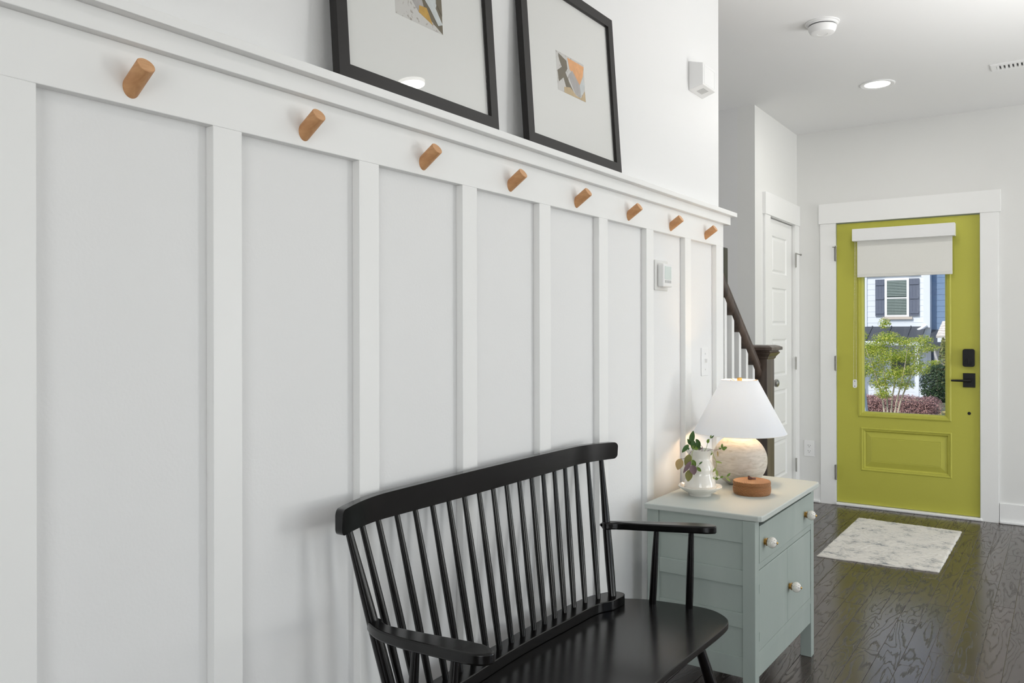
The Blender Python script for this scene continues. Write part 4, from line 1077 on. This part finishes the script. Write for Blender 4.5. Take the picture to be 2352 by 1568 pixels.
a = [bm.verts.new(p) for p in ((-9, HY - .02, 1.36), (-3.85, HY - .02, 1.36), (-3.85, HY - 1.2, .87), (-9, HY - 1.2, .87))]
b = [bm.verts.new((v.co.x, v.co.y, v.co.z - .07)) for v in a]; skin(bm, [a, b])
pr = obj('porch_roof', bm, M['asphalt'], house)
bm = B()
for x in (-8.5, -7.9, -7.3, -6.7, -6.1, -5.5, -4.9, -4.3):
    a = [bm.verts.new(p) for p in ((x, HY - .02, 1.355), (x + .03, HY - .02, 1.355), (x + .03, HY - 1.2, .865), (x, HY - 1.2, .865))]
    b = [bm.verts.new((v.co.x, v.co.y, v.co.z + .035)) for v in a]; skin(bm, [a, b])
obj('standing_seams', bm, M['asphalt'], pr)
obj('porch_fascia', boxb(-9, -3.75, HY - 1.24, HY - 1.16, .74, .875), M['siding'], house)
for x in (-8.4, -6.2, -3.95): obj('porch_post', boxb(x - .06, x + .06, HY - 1.20, HY - 1.08, -1.2, .75), M['siding'], house)
dw = obj('window', boxb(-4.95, -4.25, HY - .04, HY, -.36, .42), M['trimpaint'], house)
obj('window_glass', boxb(-4.88, -4.32, HY - .046, HY - .04, -.29, .36), gm, dw)
bm = B()
box(bm, -6.5, -3.4, HY - 1.33, HY - 1.28, -.98, -.93); box(bm, -6.5, -3.4, HY - 1.33, HY - 1.28, -1.35, -1.31)
for i in range(26): x = -6.5 + i * .124; box(bm, x, x + .02, HY - 1.32, HY - 1.29, -1.6, -.93)
obj('porch_railing', bm, M['blackmetal'], house)
obj('foundation', boxb(-9, -3.75, HY - 1.25, HY + .0, -1.6, -1.2), mat('stone', S(160, 158, 156), .9), house)
# blue house
HB = 30.25
blue = thing('blue_house', 'blue clapboard townhouse across the street at the right side of the glass', 'house', (-1.5, HB, -1.6))
bm = B(); siding(bm, -3.692, 6.5, HB, .9, 11.5); box(bm, -3.69, 6.5, HB + .04, HB + 3, -1.6, 11.5); obj('wall', bm, M['bluesiding'], blue)  # upper part unseen, raised for the reflection in the floor
bm = B(); siding(bm, -3.60, 6.5, HB - .3, -1.6, .9); obj('lower_wall', bm, mat('grey stone', S(190, 188, 190), .8), blue)
bm = B()
a = [bm.verts.new(p) for p in ((-3.69, HB, 1.25), (-2.9, HB, 1.25), (-2.9, HB - 1.0, .80), (-3.69, HB - 1.0, .80))]
b = [bm.verts.new((v.co.x, v.co.y, v.co.z - .08)) for v in a]; skin(bm, [a, b]); obj('porch_roof', bm, M['asphalt'], blue)
gb = thing('gabled_portico', 'pale shingled gable of a neighbouring porch at the right edge of the glass', 'porch', (-2.2, 24, -1.6))
bm = B()
for i in range(6):
    f0, f1 = i / 6, (i + 1) / 6
    a = [bm.verts.new(p) for p in ((-2.83 + .10 * f0, 24 + .5 * f0, 1.10 + .40 * f0), (-1.2, 24 + .5 * f0, 1.10 + .40 * f0), (-1.2, 24 + .5 * f1, 1.10 + .40 * f1 - .01), (-2.83 + .10 * f1, 24 + .5 * f1, 1.10 + .40 * f1 - .01))]
    b = [bm.verts.new((v.co.x, v.co.y + .02, v.co.z - .06)) for v in a]; skin(bm, [a, b])
obj('shingles', bm, mat('shingle', S(196, 186, 176), .8, var=(S(228, 222, 214), 12, (1, 1, 4), .4, .6)), gb)
obj('fascia', boxb(-2.80, -1.2, 24.02, 24.2, .93, 1.10), M['siding'], gb)
obj('portico_beam', boxb(-2.72, -1.2, 24.06, 24.5, .80, .93), M['siding'], gb)
obj('portico_post', boxb(-2.36, -2.16, 24.08, 24.28, -1.6, .80), M['siding'], gb)
